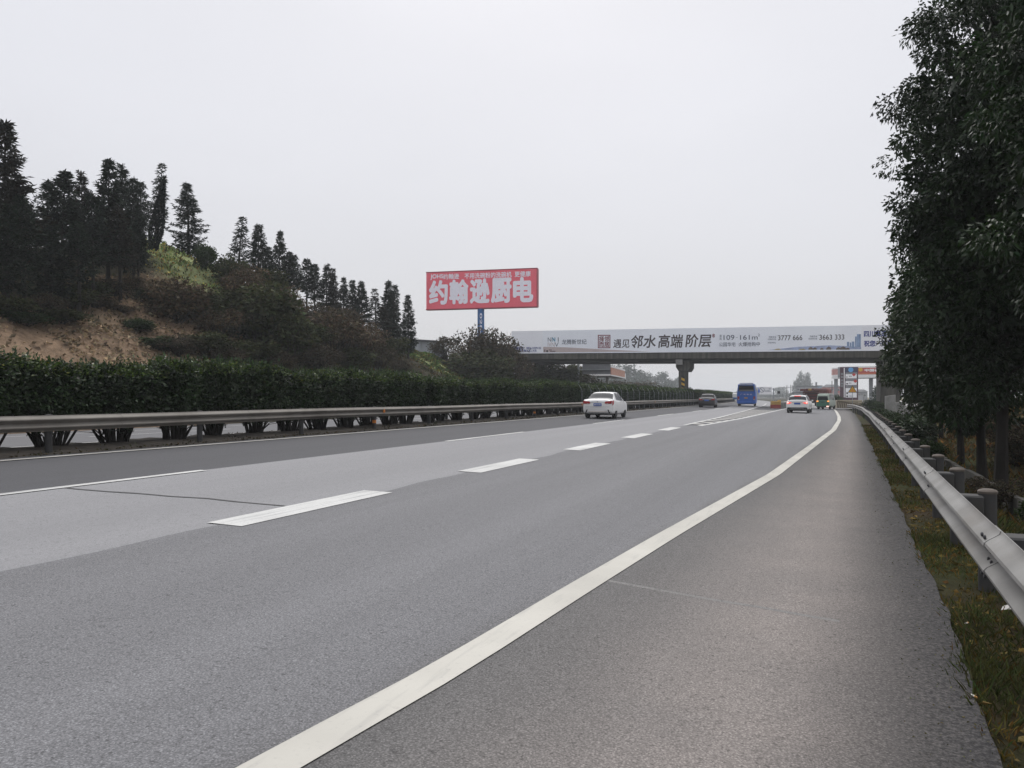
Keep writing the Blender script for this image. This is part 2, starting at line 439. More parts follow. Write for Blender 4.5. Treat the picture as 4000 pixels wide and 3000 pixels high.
M['white_car'] = material('white_car_paint', (0.74, 0.74, 0.735), 0.22, var=0.03, spec=0.6)
M['dark_car'] = material('dark_car_paint', (0.045, 0.043, 0.047), 0.25, 0.2, var=0.05, spec=0.6)
M['silver'] = material('silver_trim', (0.45, 0.45, 0.46), 0.3, 0.6, var=0.05)
M['bus_blue'] = material('bus_blue', (0.015, 0.14, 0.60), 0.35, var=0.08)
M['van_green'] = material('van_green', (0.035, 0.13, 0.085), 0.4, var=0.08)
M['van_pale'] = material('van_pale', (0.36, 0.42, 0.36), 0.4, var=0.05)
M['truck_red'] = material('truck_red', (0.10, 0.022, 0.022), 0.7, var=0.3, scale=1.5, dirt=(0.05, 0.035, 0.03))
M['plate_blue'] = material('plate_blue', (0.02, 0.09, 0.36), 0.4, var=0.03)
M['plate_yellow'] = material('plate_yellow', (0.60, 0.33, 0.03), 0.4, var=0.03)
M['lamp_red'] = material('lamp_red', (0.36, 0.02, 0.025), 0.2, var=0.2, scale=8, spec=0.7)
M['lamp_clear'] = material('lamp_clear', (0.5, 0.45, 0.42), 0.2, var=0.1)
M['brake_lit'] = glow('brake_lit', (1.0, 0.10, 0.08), 0.6)
M['brake_core'] = glow('brake_core', (1.0, 0.62, 0.52), 1.1)
M['amber_lit'] = glow('amber_lit', (1.0, 0.40, 0.12), 0.7, (0.5, 0.2, 0.02))
M['rim'] = material('wheel_rim', (0.28, 0.28, 0.29), 0.35, 0.6, var=0.1)
M['print_white'] = material('print_white', (0.86, 0.87, 0.93), 0.6, var=0.03, scale=0.5)
M['print_grey'] = material('print_grey', (0.86, 0.89, 0.97), 0.6, var=0.05, scale=0.2, stretch=(1, 1, 1))
M['print_navy'] = material('print_navy', (0.03, 0.05, 0.26), 0.6, var=0.05)
M['print_ink'] = material('print_ink', (0.055, 0.042, 0.048), 0.6, var=0.05)
M['print_slate'] = material('print_slate', (0.11, 0.125, 0.17), 0.6, var=0.05)
M['print_maroon'] = material('print_maroon', (0.20, 0.03, 0.045), 0.6, var=0.05)
M['print_cyan'] = material('print_cyan', (0.20, 0.48, 0.66), 0.6, var=0.05)
M['print_rose'] = material('print_rose', (0.50, 0.42, 0.42), 0.6, var=0.05)
M['print_blue'] = material('print_blue', (0.36, 0.42, 0.60), 0.6, var=0.2, scale=2)
M['print_tower'] = material('print_tower', (0.24, 0.33, 0.50), 0.6, var=0.4, scale=3, stretch=(6, 1, 0.4))
M['print_brown'] = material('print_brown', (0.14, 0.115, 0.10), 0.6, var=0.3, scale=3)
M['print_yellow'] = material('print_yellow', (0.42, 0.36, 0.20), 0.6, var=0.2, scale=3)
M['board_red'] = material('board_red', (0.84, 0.125, 0.175), 0.55, var=0.05, scale=0.4)
M['board_letter'] = material('board_letter', (0.90, 0.87, 0.97), 0.55, var=0.03)
M['board_trim'] = material('board_trim', (0.30, 0.03, 0.05), 0.5, var=0.1)
M['pole_blue'] = material('pole_blue', (0.02, 0.11, 0.30), 0.5, var=0.08)
M['hazard_yellow'] = material('hazard_yellow', (0.55, 0.33, 0.02), 0.6, var=0.15, scale=5)
M['hazard_black'] = material('hazard_black', (0.018, 0.018, 0.02), 0.7)
M['shed_wall'] = material('shed_wall', (0.27, 0.29, 0.31), 0.7, var=0.2, scale=1.0, stretch=(1, 1, 0.2), dirt=(0.10, 0.11, 0.11), dirt_scale=0.8)
M['roof_dark'] = material('roof_dark', (0.06, 0.062, 0.07), 0.8)
M['canopy_orange'] = material('canopy_orange', (0.42, 0.19, 0.12), 0.6, var=0.06)
M['canopy_red'] = material('canopy_red', (0.40, 0.055, 0.04), 0.6, var=0.06)
M['canopy_grey'] = material('canopy_grey', (0.24, 0.25, 0.265), 0.7, var=0.06)
M['canopy_white'] = material('canopy_white', (0.66, 0.66, 0.66), 0.6, var=0.05)
M['orange_stripe'] = material('orange_stripe', (0.6, 0.23, 0.05), 0.6)
M['pylon_maroon'] = material('pylon_maroon', (0.055, 0.014, 0.028), 0.5, var=0.1)
M['pylon_navy'] = material('pylon_navy', (0.025, 0.028, 0.075), 0.5, var=0.1)
M['logo_blue'] = material('logo_blue', (0.10, 0.32, 0.62), 0.5, var=0.1)
M['panel_white'] = material('panel_white', (0.78, 0.78, 0.80), 0.5, var=0.03)
M['sign_red'] = material('sign_red', (0.45, 0.035, 0.03), 0.5)
M['sign_yellow'] = material('sign_yellow', (0.55, 0.30, 0.015), 0.5, var=0.06)
M['sign_back'] = material('sign_back', (0.21, 0.215, 0.23), 0.7, var=0.1, scale=1.5)
M['galv_pole'] = material('galv_pole', (0.30, 0.32, 0.34), 0.5, 0.3)
M['pink_wall'] = material('pink_wall', (0.42, 0.21, 0.21), 0.85, var=0.2, scale=0.6)
M['blue_wall'] = material('blue_wall', (0.17, 0.25, 0.33), 0.85, var=0.15, scale=0.6)
M['grey_wall'] = material('grey_wall', (0.19, 0.195, 0.21), 0.85, var=0.2, scale=0.5)
M['window_dark'] = material('window_dark', (0.05, 0.055, 0.065), 0.3)
M['barrier_cream'] = material('barrier_cream', (0.42, 0.37, 0.28), 0.8, var=0.12, scale=2)
M['barrier_tan'] = material('barrier_tan', (0.20, 0.165, 0.12), 0.8, var=0.2, scale=3)
M['cushion_yellow'] = material('cushion_yellow', (0.42, 0.26, 0.07), 0.6, var=0.2, scale=3)
M['cushion_red'] = material('cushion_red', (0.24, 0.04, 0.035), 0.6, var=0.2, scale=3)
M['wire'] = material('wire', (0.07, 0.10, 0.09), 0.6, 0.2)
M['paper'] = material('paper', (0.55, 0.53, 0.5), 0.8)
M['filter_tip'] = material('filter_tip', (0.5, 0.26, 0.08), 0.8)
# ------------------------------------------------------------------ terrain
def smooth01(x): x = np.clip(x, 0, 1); return x * x * (3 - 2 * x)

def zones(X, Y):
    """what grows or lies where: weights of bare dirt, green weeds, trodden soil"""
    xp = X - off(Y)
    n = bumps(X * 0.7, Y * 0.7) * 0.5 + bumps(X * 2.3 + 5, Y * 2.1) * 0.3
    def blob(cx, cy, rx, ry, soft=0.45):
        d = np.sqrt(((xp - cx) / rx)**2 + ((Y - cy) / ry)**2) + 0.16 * n
        return smooth01((1 + soft / 2 - d) / soft)
    dirt = np.maximum(blob(-33.0, 25, 4.6, 11.5), blob(-37.2, 37.0, 4.2, 5.5) * 0.95)
    green = np.maximum(blob(-45.0, 50.0, 7.0, 9.5), blob(-38.0, 79, 6.5, 9.0) * 1.0)
    green = np.maximum(green, blob(-40.5, 46.5, 2.2, 5.5) * 0.6)
    return dirt, green, n

def ground_colour(X, Y):
    dirt, green, n = zones(X, Y)
    xp = X - off(Y); d = X - p_edge(Y)
    base = np.array([0.034, 0.031, 0.018]); c = np.tile(base, (len(X), 1)) * (1 + 0.25 * n[:, None])
    c = c * (1 - dirt[:, None]) + np.array([0.215, 0.150, 0.100]) * (1 + 0.18 * n[:, None]) * dirt[:, None]
    c = c * (1 - green[:, None]) + np.array([0.28, 0.32, 0.15]) * green[:, None]
    right = (d > -0.1)
    gr = smooth01(0.5 + 0.45 * bumps(X * 1.7, Y * 0.9))[:, None]
    vc = np.array([0.040, 0.046, 0.018]) * gr + np.array([0.055, 0.040, 0.024]) * (1 - gr)
    far = np.clip((d - 4) / 6, 0, 1)[:, None]
    vc = vc * (1 - far) + (np.array([0.14, 0.105, 0.06]) * (1 - 0.6 * gr) + np.array([0.08, 0.11, 0.03]) * 0.6 * gr) * far
    c[right] = vc[right]
    return np.clip(c, 0.005, 1)

ys = np.concatenate([[-1500, -900, -500, -250, -120, -60, -30], np.arange(-12, 130, 0.9), np.arange(132, 250, 6), [280, 340, 420, 520, 700, 950, 1500]])
xl = np.concatenate([[-1500, -1000, -600, -350, -220, -150, -115], np.arange(-95, -29, 0.9), [-28.6, -28, -27.4, -24, -20, -16, -15, -14, -12, -8, -4, -2]])
dr = np.concatenate([[-0.9, -0.04], np.arange(0.0, 3.2, 0.2), np.arange(3.4, 14, 0.6), [16, 20, 26, 34, 45, 60, 90, 140, 250, 450, 800, 1490]])
YY = np.repeat(ys[:, None], len(xl) + len(dr), 1)
XX = np.concatenate([xl[None, :] + off(ys)[:, None], dr[None, :] + p_edge(ys)[:, None]], 1)
XX = np.clip(XX, -1500, 1500)
ZZ = G(XX, YY)
nx, ny = XX.shape[1], XX.shape[0]
idx = np.arange(nx * ny).reshape(ny, nx)
F = np.stack([idx[:-1, :-1], idx[:-1, 1:], idx[1:, 1:], idx[1:, :-1]], -1).reshape(-1, 4)
V = np.stack([XX, YY, ZZ], -1).reshape(-1, 3)
me = np_mesh('ground', V, F, ground_colour(V[:, 0], V[:, 1]))
gm = bpy.data.materials.new('ground_earth'); gm.use_nodes = True
nt = gm.node_tree; bs = nt.nodes['Principled BSDF']; bs.inputs['Roughness'].default_value = 0.95; bs.inputs['Specular IOR Level'].default_value = 0.1
a_ = nd(nt, 'ShaderNodeAttribute', attribute_name='tint'); t_ = nd(nt, 'ShaderNodeTexCoord')
n1 = nd(nt, 'ShaderNodeTexNoise', Scale=1.6, Detail=10.0, Roughness=0.78); nt.links.new(t_.outputs['Object'], n1.inputs['Vector'])
r1 = nd(nt, 'ShaderNodeMapRange'); r1.inputs['From Min'].default_value = .3; r1.inputs['From Max'].default_value = .7; r1.inputs['To Min'].default_value = .35; r1.inputs['To Max'].default_value = 1.6
nt.links.new(n1.outputs['Fac'], r1.inputs['Value'])
s1 = nd(nt, 'ShaderNodeVectorMath', operation='SCALE'); nt.links.new(a_.outputs['Color'], s1.inputs[0]); nt.links.new(r1.outputs[0], s1.inputs['Scale']); nt.links.new(s1.outputs[0], bs.inputs['Base Color'])
b1 = nd(nt, 'ShaderNodeBump', Strength=0.8, Distance=0.15); nt.links.new(n1.outputs['Fac'], b1.inputs['Height']); nt.links.new(b1.outputs[0], bs.inputs['Normal'])
ground = link('ground', me, gm, smooth=True, kind='structure')

# ------------------------------------------------------------------ road surfaces and markings
road = empty('road', kind='structure')
Yroad = np.concatenate([np.arange(-12, 2, 0.5), np.arange(2, 20, 0.1), np.arange(20, 60, 0.5), np.arange(60, 330, 3.0)])

def strip(name, mat, lf, rf, Ys, dz, nx=2, parent=road, tint=None, zf=zr):
    Ys = np.asarray(Ys, float); s = np.linspace(0, 1, nx)
    Lx, Rx = lf(Ys), rf(Ys)
    X = Lx[:, None] * (1 - s) + Rx[:, None] * s
    Y = np.repeat(Ys[:, None], nx, 1)
    V = np.stack([X, Y, zf(X, Y) + dz], -1).reshape(-1, 3)
    i = np.arange(len(Ys) * nx).reshape(len(Ys), nx)
    F = np.stack([i[:-1, :-1], i[:-1, 1:], i[1:, 1:], i[1:, :-1]], -1).reshape(-1, 4)
    return link(name, np_mesh(name, V, F, None if tint is None else tint(V[:, 0], V[:, 1])), mat, parent, fix=False)

def mx_(x): return lambda Y: x + off(Y)
def wavy(Y): return -5.72 + off(Y) + 0.045 * np.sin(Y * 0.9) + 0.03 * np.sin(Y * 2.7 + 1)
Yr2 = Yroad[Yroad <= 112]
strip('inner_lane', M['dark_asphalt'], mx_(-14.05), mx_(-9.45), Yroad, 0.0, 4)
strip('middle_lane', M['light_asphalt'], mx_(-9.60), mx_(-5.4), Yroad, 0.004, 4)
def shoulder_tint(X, Y):
    pe = p_edge(Y); rl = r_line(Y)
    w = np.maximum(pe - rl, 0.3); s = (X - rl) / w
    brown = np.exp(-((s - 0.64) / 0.36)**2) * np.clip((70 - Y) / 50, 0, 1) * 0.72
    brown = np.maximum(brown, 0.22 * smooth01((s - 0.02) / 0.3))
    edge = smooth01((s - 0.60) / 0.40) * 0.95
    return np.stack([brown, edge * 1.0, smooth01((s + 0.02) / 0.06)], -1)
strip('exit_lane', M['exit_asphalt'], wavy, p_edge, Yr2, 0.008, 34, tint=shoulder_tint)
strip('far_lane', M['exit_asphalt'], mx_(-5.6), mx_(-4.2), Yroad[Yroad >= 112], 0.006, 3)
opp = empty('opposite_road', kind='structure')
strip('lane_surface', M['far_asphalt'], mx_(-27.6), mx_(-16.15), Yroad, 0.0, 6, parent=opp)

def line(name, x, w, y0, y1, mat=None, dz=0.014, parent=road, step=1.5):
    f = x if callable(x) else mx_(x)
    return strip(name, mat or M['paint'], lambda Y: f(Y) - w / 2, lambda Y: f(Y) + w / 2, np.linspace(y0, y1, max(2, int((y1 - y0) / step) + 1)), dz, 2, parent)
line('edge_line', -13.40, 0.17, -12, 320, M['paint_worn'])
line('edge_line', lambda Y: r_line(Y) + 0.10, 0.21, -8, 104, M['paint_edge'], step=0.6)
for k in range(-1, 14):
    line('lane_dash', -9.53, 0.15, 4.11 + 15 * k, 10.11 + 15 * k, M['paint'])
for k in range(-1, 5):
    line('exit_dash', -5.72, 0.45, 6.35 + 6 * k, 9.35 + 6 * k, M['paint'], step=0.5)
gl = lambda Y: np.interp(Y, [36, 49, 71, 115, 150], [-5.90, -6.02, -6.5, -7.75, -9.6])
gr_ = lambda Y: np.interp(Y, [36, 40.6, 50, 95.5, 105], [-5.20, -5.0, -4.62, -3.86, -3.7])
line('gore_line', gl, 0.15, 36.2, 150, M['paint'])
line('gore_line', gr_, 0.22, 36.0, 105, M['paint'])
Yp = np.linspace(36.2, 110, 60)
strip('gore_patch', M['dark_asphalt'], gl, lambda Y: gr_(np.minimum(Y, 105)), Yp, 0.0105, 3)
for k in range(17):                                   # slanting bars of the gore
    y = 37.4 + 2.5 * k
    a, b = float(gl(y + 1.0)) + 0.1, float(gr_(y)) - 0.14
    w = b - a
    q = [(a, y + w * 1.0), (b, y), (b, y + 1.0), (a, y + w * 1.0 + 1.0)]
    MB().add([(x, yy, float(zr(x, yy)) + 0.014) for x, yy in q], [(0, 1, 2, 3)]).build('gore_bar', M['paint_worn'], road)
for x, pat in ((-16.6, None), (-20.4, 'd'), (-24.2, None)):
    if pat:
        for k in range(14): line('lane_dash', x, 0.15, 2 + 15 * k, 8 + 15 * k, M['paint'], dz=0.008, parent=opp)
    else: line('edge_line', x, 0.16, -12, 320, M['paint'], dz=0.008, parent=opp)
pts = [(-9.75, 7.52), (-9.2, 7.50), (-8.7, 7.53), (-8.25, 7.60), (-7.7, 7.61), (-7.2, 7.70), (-6.7, 7.66), (-6.0, 7.68)]
mb = MB()
for (x0, y0), (x1, y1) in zip(pts[:-1], pts[1:]):
    w = 0.018 + 0.012 * random.random()
    mb.add([(x0, y0 - w, float(zr(x0, y0)) + 0.011), (x1, y1 - w, float(zr(x1, y1)) + 0.011), (x1, y1 + w, float(zr(x1, y1)) + 0.011), (x0, y0 + w, float(zr(x0, y0)) + 0.011)], [(0, 1, 2, 3)])
mb.build('tar_seam', M['tar'], road)
pts = [(-1.55, 5.85), (-1.07, 5.73), (-0.75, 5.65), (-0.43, 5.60), (-0.1, 5.52), (0.10, 5.48)]
mb = MB()
for (x0, y0), (x1, y1) in zip(pts[:-1], pts[1:]):
    mb.add([(x0, y0, float(zr(x0, y0)) + 0.0088), (x1, y1, float(zr(x1, y1)) + 0.0088), (x1, y1 + .05, float(zr(x1, y1)) + 0.0088), (x0, y0 + .05, float(zr(x0, y0)) + 0.0088)], [(0, 1, 2, 3)])
mb.build('scrape_mark', asphalt('scrape', (0.205, 0.200, 0.196), 0.1, 0.5), road)
MB().add([(3.2, 103, 0.0), (40, 103, 0.0), (40, 300, 0.0), (3.2, 300, 0.0)], [(0, 1, 2, 3)]).build('service_yard', M['concrete_yard'], kind='structure')
MB().add([(-3.6, 103.6, 0.0), (3.2, 103.6, -0.03), (3.2, 300, 0.0), (-8.5, 300, 0.02), (-6.4, 130, 0.07)], [(0, 1, 2, 3, 4)]).build('slip_road', M['concrete_yard'], kind='structure')

# median soil with its low mound
Ym = np.concatenate([np.arange(-12, 70, 0.4), np.arange(70, 320, 3.0)])
prof = np.linspace(-13.72, -16.35, 9)
X = prof[None, :] + off(Ym)[:, None] + 0.05 * np.sin(Ym * 2.3)[:, None] * (np.abs(prof + 15) > 1.2)
Y = np.repeat(Ym[:, None], 9, 1)
Z = 0.34 + 0.08 * np.sin(np.pi * np.linspace(0, 1, 9))[None, :]**0.6 + 0.025 * bumps(X * 3, Y * 3); Z[:, 0] = 0.33; Z[:, -1] = 0.33
i = np.arange(X.size).reshape(X.shape)
F = np.stack([i[:-1, :-1], i[1:, :-1], i[1:, 1:], i[:-1, 1:]], -1).reshape(-1, 4)
link('median_strip', np_mesh('median_strip', np.stack([X, Y, Z], -1).reshape(-1, 3), F), M['soil'], kind='structure', smooth=True, fix=False)

# ------------------------------------------------------------------ crash barriers
def beam_mesh(fx, face, y0, y1, zb, step=1.0, lap=0.0):
    """one length of W-beam: two rounded ribs with a valley between, 5 mm steel"""
    Ys = np.linspace(y0, y1, max(2, int(round((y1 - y0) / step)) + 1))
    s = np.linspace(0, 1, 19); z = s * 0.31
    d = 0.083 * (0.5 - 0.5 * np.cos(2 * np.pi * np.clip((s - .02) / .96, 0, 1) * 2))**0.9
    prof = [(dd, zz) for dd, zz in zip(d, z)] + [(dd - 0.005, zz) for dd, zz in zip(d[::-1], z[::-1])]
    n = len(prof); vs = []
    for j, y in enumerate(Ys):
        o = lap * (1 - j / (len(Ys) - 1))
        for dd, zz in prof:
            x = float(fx(y)) + face * (dd + o)
            vs.append((x, y, zb(y) + zz))
    fs = [(j*n + k, j*n + (k+1) % n, (j+1)*n + (k+1) % n, (j+1)*n + k) for j in range(len(Ys) - 1) for k in range(n)]
    fs += [tuple(range(n)), tuple(range((len(Ys)-1)*n, len(Ys)*n))]
    m = bpy.data.meshes.new('rail_beam'); m.from_pydata(vs, [], fs); m.update(); return m

def barrier(name, label, fx, face, y0, y1, seg, spacing, zb, mats, post_h, post_off, group, far_seg=None, cap=False, phase=0.0, block=True, bolts_to=0, posts=None, lap=0.006):
    root = empty(name, (0, 0, 0), label=label, cat='guardrail', group=group)
    y = y0
    while y < y1:
        L = seg if y < 80 else (far_seg or seg)
        link('rail_beam', beam_mesh(fx, face, y, min(y + L + (0.22 if y < 80 else 0.05), y1), zb, 0.5 if seg < 5 and y < 40 else 2.0, lap), mats[0], root, smooth=True)
        if y < bolts_to:
            for dy in (0.05, 0.15):
                for zz, dd in ((0.045, 0.062), (0.125, 0.03), (0.185, 0.03), (0.265, 0.062)):
                    b = link('bolt', bolt_me, M['bolt'], root); b.location = (float(fx(y + dy)) + face * (dd + 0.011), y + dy, zb(y) + zz); b.rotation_euler = (0, 0, 0)
        y += L
    pl = posts if posts is not None else list(np.arange(y0 + phase, y1, spacing))
    for yp in pl:
        gz = zb(yp) - post_h[1]
        xp = float(fx(yp)) - face * post_off
        p = link('post', post_me[post_h[0]], mats[1], root, smooth=True); p.location = (xp, yp, gz)
        if post_h[0] == 'right' and yp < 40: link('post_cap', cap_me, M['cap_rust'], p, smooth=True)
        if block and yp < 90:
            b = link('spacer_block', block_me, mats[1], root); b.location = (float(fx(yp)) - face * (post_off * 0.5 - 0.01), yp, zb(yp) + 0.155); b.scale = ((post_off - 0.05) / 0.2, 1, 1)
    return root

bolt_me = MB().lathe((0, 0, 0), [(0.008, -0.008), (0.013, -0.004), (0.013, 0.003), (0.007, 0.006)], 8, 'x').mesh('bolt')
block_me = MB().bbox(-0.1, 0.1, -0.09, 0.09, -0.12, 0.12, 0.012).mesh('spacer_block')
cap_me = MB().lathe((0, 0, 0), [(0.071, 0.7355), (0.072, 0.752), (0.062, 0.764), (0.035, 0.772), (0.008, 0.775)], 18).mesh('post_cap')
post_me = {
 'right': MB().lathe((0, 0, 0), [(0.066, -0.6), (0.066, 0.735)], 18).mesh('post'),
 'left': MB().lathe((0, 0, 0), [(0.066, -0.4), (0.066, 0.745), (0.072, 0.747), (0.066, 0.765), (0.03, 0.775)], 14).mesh('post')}

rail_x = lambda y: np.interp(y, [-6, 0, 3.0, 5.4, 7.5, 12, 21.4, 34, 50, 66, 74, 79, 82], [0.52, 0.66, 0.78, 0.86, 0.93, 1.09, 1.42, 1.83, 2.28, 2.62, 2.60, 2.35, 2.0]) + 0.07
def rail_zb(y): return 0.445 - 0.03 + 0.035 * np.sin(y * 0.35) * np.clip((y - 14) / 20, 0, 1) * (0.6) + 0.0 * y
ypost = [v for v in np.arange(-0.9, 80.5, 2.0)]
right_rail = barrier('guardrail', 'grey steel roadside barrier on close posts along the right shoulder', rail_x, -1, -3.0, 81, 4.0, 2.0, rail_zb,
        (M['zinc'], M['post_zinc']), ('right', 0.445), 0.22, None, bolts_to=30, posts=ypost)
left_x = lambda y: -13.98 + off(y)
left_zb = lambda y: 0.80 + 0.008 * np.sin(y * 0.4)
py = [2.84 + 4.0 * k for k in range(54)]
left_rail = barrier('guardrail', 'long dusty steel barrier at the near side of the median hedge', left_x, 1, 0.4, 216, 4.0, 4.0, left_zb,
        (M['dusty_zinc'], M['post_zinc']), ('left', 0.445), 0.13, None, far_seg=12.0, posts=py, block=False)
opp_x = lambda y: -16.25 + off(y)
opp_rail = barrier('guardrail', 'second steel barrier half hidden behind the median shrubs', opp_x, -1, 0.4, 216, 12.0, 4.0, left_zb,
        (M['dusty_zinc'], M['post_zinc']), ('left', 0.445), 0.13, None, far_seg=24.0, posts=[4.4 + 4 * k for k in range(52)], block=False)
# reflectors and a taped post on the median barrier
refl = MB().prism([(-0.055, -0.05), (0.055, -0.05), (0.055, 0.05), (0, 0.085), (-0.055, 0.05)], 'x', -0.008, 0.008).mesh('reflector')
for y in (22.8, 46.8, 70.8):
    o = link('reflector', refl, M['reflector'], left_rail); o.location = (float(left_x(y + 0.35)) + 0.075, y + 0.35, float(left_zb(y)) + 0.165)
band = MB().lathe((0, 0, 0), [(0.068, -0.05), (0.0685, 0), (0.068, 0.05)], 14).mesh('tape_band')
for y in (22.84, 38.84):
    o = link('tape_band', band, M['reflector'], left_rail, smooth=True); o.location = (float(left_x(y)) - 0.13, y, 0.62)
# ------------------------------------------------------------------ foliage builders
def unit(a): return a / np.maximum(np.linalg.norm(a, axis=-1, keepdims=True), 1e-9)

def leaves(C, D, L, W, tint, fold=0.25, rg=rng):
    """one folded blade per centre: base, two shoulders, tip"""
    n = len(C); D = unit(D)
    S = unit(np.cross(D, rg.normal(size=(n, 3)))); N = np.cross(S, D)
    L = np.broadcast_to(L, n)[:, None]; W = np.broadcast_to(W, n)[:, None]
    a = C; tip = C + D * L - np.array([0, 0, 1.0]) * L * 0.12
    mid = C + D * L * 0.48
    r = mid + S * W * 0.5 + N * W * fold; l = mid - S * W * 0.5 + N * W * fold
    V = np.stack([a, r, tip, l], 1).reshape(-1, 3)
    b = np.arange(n)[:, None] * 4
    F = np.concatenate([b + np.array([0, 1, 2]), b + np.array([0, 2, 3])], 1).reshape(-1, 3)
    return V, F, np.repeat(tint, 4, 0)

def join(parts):
    Vs, Fs, Ts, b = [], [], [], 0
    for V, F, T in parts:
        Vs.append(V); Fs.append(F + b); Ts.append(T); b += len(V)
    return np.concatenate(Vs), np.concatenate(Fs), np.concatenate(Ts)

def tints(n, lo=0.6, hi=1.4, hue=0.12, rg=rng):
    t = rg.uniform(lo, hi, (n, 1)) * (1 + rg.normal(0, hue, (n, 3)) * np.array([1, 0.5, 0.8]))
    return np.clip(t, 0.1, 3)

def sphere_dirs(n, rg=rng): return unit(rg.normal(size=(n, 3)))

def clumpy_crown(axes, centre, n_clump, per, rad, L, W, rg, shell=0.55, droop=0.45, lumps=5, egg=0.0):
    """leaf clumps spread through an uneven egg-shaped volume, denser outside"""
    d = sphere_dirs(n_clump, rg)
    lump_d = sphere_dirs(lumps, rg); amp = rg.uniform(-0.20, 0.13, lumps)
    swell = 1 + (np.maximum(0, d @ lump_d.T)**3 * amp).sum(1)
    r = rg.uniform(shell, 1.0, n_clump)**0.7 * swell
    c = d * r[:, None] * np.array(axes)
    c[:, :2] *= (1 - egg * (c[:, 2:] / axes[2]))
    c += np.array(centre)
    parts = []
    ct = rg.uniform(0.7, 1.3, n_clump)
    for k in range(n_clump):
        m = int(per * rg.uniform(0.6, 1.4)); rr = rad * rg.uniform(0.7, 1.35)
        q = sphere_dirs(m, rg); pr = rg.uniform(0.25, 1.0, m)**0.5
        C = c[k] + q * pr[:, None] * rr * np.array([1.15, 1.15, 0.75])
        D = q * 0.8 + rg.normal(size=(m, 3)) * 0.6 + np.array([0, 0, -droop])
        parts.append(leaves(C, D, L * rg.uniform(0.65, 1.2, m), W * rg.uniform(0.7, 1.2, m), tints(m, 0.6, 1.4, 0.10, rg) * ct[k], rg=rg))
    return join(parts), c

def limbs(root_h, base_r, tops, lean=(0, 0), n=6, every=1, rg=rng, bole=0.45):
    """tapered bole that forks into limbs reaching a sample of the leaf clumps"""
    mb = MB(); H = max(t[2] for t in tops)
    bole_pts = [Vector((lean[0] * s, lean[1] * s, H * 0.92 * s)) + Vector((0.06 * math.sin(5 * s), 0.06 * math.cos(4 * s) - 0.06, 0)) for s in np.linspace(0, 1, 9)]
    bole_pts[0].z = -0.4
    mb.path(bole_pts, [base_r * (1.25 if i == 0 else (1 - 0.105 * i)) for i in range(9)], 9)
    for t in tops[::every]:
        t = Vector(t); s = max(root_h / H, min(0.95, (t.z - 0.35 * math.hypot(t.x, t.y)) / (H * 0.92)))
        i = s * 8; a = bole_pts[int(i)].lerp(bole_pts[min(8, int(i) + 1)], i - int(i))
        mid = a.lerp(t, 0.5) + Vector((rg.normal() * .1, rg.normal() * .1, 0.15))
        r = base_r * 0.34 * (1 - 0.6 * s)
        mb.path([a, mid, t], [r, r * 0.6, r * 0.22], 5)
    return mb

def tree_thing(name, label, cat, loc, crown_me, trunk_me, leaf_mat, bark_mat, scale=(1, 1, 1), rz=0.0, group=None):
    r = empty(name, loc, rz, label, cat, group); r.scale = scale
    link('trunk', trunk_me, bark_mat, r, smooth=False, fix=False)
    link('crown', crown_me, leaf_mat, r, fix=False)
    return r

# ------------------------------------------------------------------ conifers of the hill
def conifer(seed, H=10.0, Rmax=1.5, start=0.25, dens=1.3, thin=False, tipup=0.30):
    rg = np.random.default_rng(seed); parts = []; mb = MB()
    lean = rg.normal(0, 0.12, 2)
    def ax(z): return np.array([lean[0] * (z / H)**2, lean[1] * (z / H)**2, z])
    mb.path([Vector(ax(z)) for z in np.linspace(-0.5, H * 0.99, 8)], [0.15 * (1 - 0.93 * i / 7) for i in range(8)], 7)
    z = H * start
    for k in range(5):                                  # dead snags below the crown
        zz = H * rg.uniform(0.06, start + 0.05); a = rg.uniform(0, 6.28); l = rg.uniform(0.3, 0.8)
        p = Vector(ax(zz)); mb.tube(p, p + Vector((math.cos(a) * l, math.sin(a) * l, -0.1)), 0.02, 0.006, 4)
    while z < H * 0.985:
        f = (z - H * start) / (H * (1 - start))
        env = Rmax * (min(1.0, 0.6 + f * 2.2)) * (1 - f)**0.95 * rg.uniform(0.72, 1.18) + 0.07
        nb = int(rg.integers(4, 7) * dens)
        a0 = rg.uniform(0, 6.28)
        for b in range(nb):
            if rg.random() < (0.12 if not thin else 0.3): continue
            a = a0 + 6.283 * b / nb + rg.normal(0, 0.25); l = env * rg.uniform(0.55, 1.15)
            out = np.array([math.cos(a), math.sin(a), 0.0])
            base = ax(z); dr = rg.uniform(0.05, 0.5) * (1 - f * 0.8)
            def bp(s): return base + out * l * s + np.array([0, 0, l * (-dr * s + tipup * s**3 + 0.25 * f * s)])
            mb.path([Vector(bp(0)), Vector(bp(0.5)), Vector(bp(0.95))], [0.022, 0.014, 0.005], 3)
            m = int((14 + 22 * l) * (0.6 if thin else 1.0))
            s = rg.uniform(0.18 if not thin else 0.4, 1.0, m)**0.8
            C = np.stack([bp(q) for q in s]) + rg.normal(0, 0.05, (m, 3))
            D = out * 0.8 + rg.normal(0, 0.75, (m, 3)) + np.array([0, 0, 0.05])
            parts.append(leaves(C, D, rg.uniform(0.20, 0.46, m), rg.uniform(0.07, 0.13, m), tints(m, 0.5, 1.5, 0.1, rg), rg=rg))
        z += rg.uniform(0.22, 0.40)
    V, F, T = join(parts)
    return np_mesh('fir_crown', V, F, T), mb.mesh('fir_trunk')

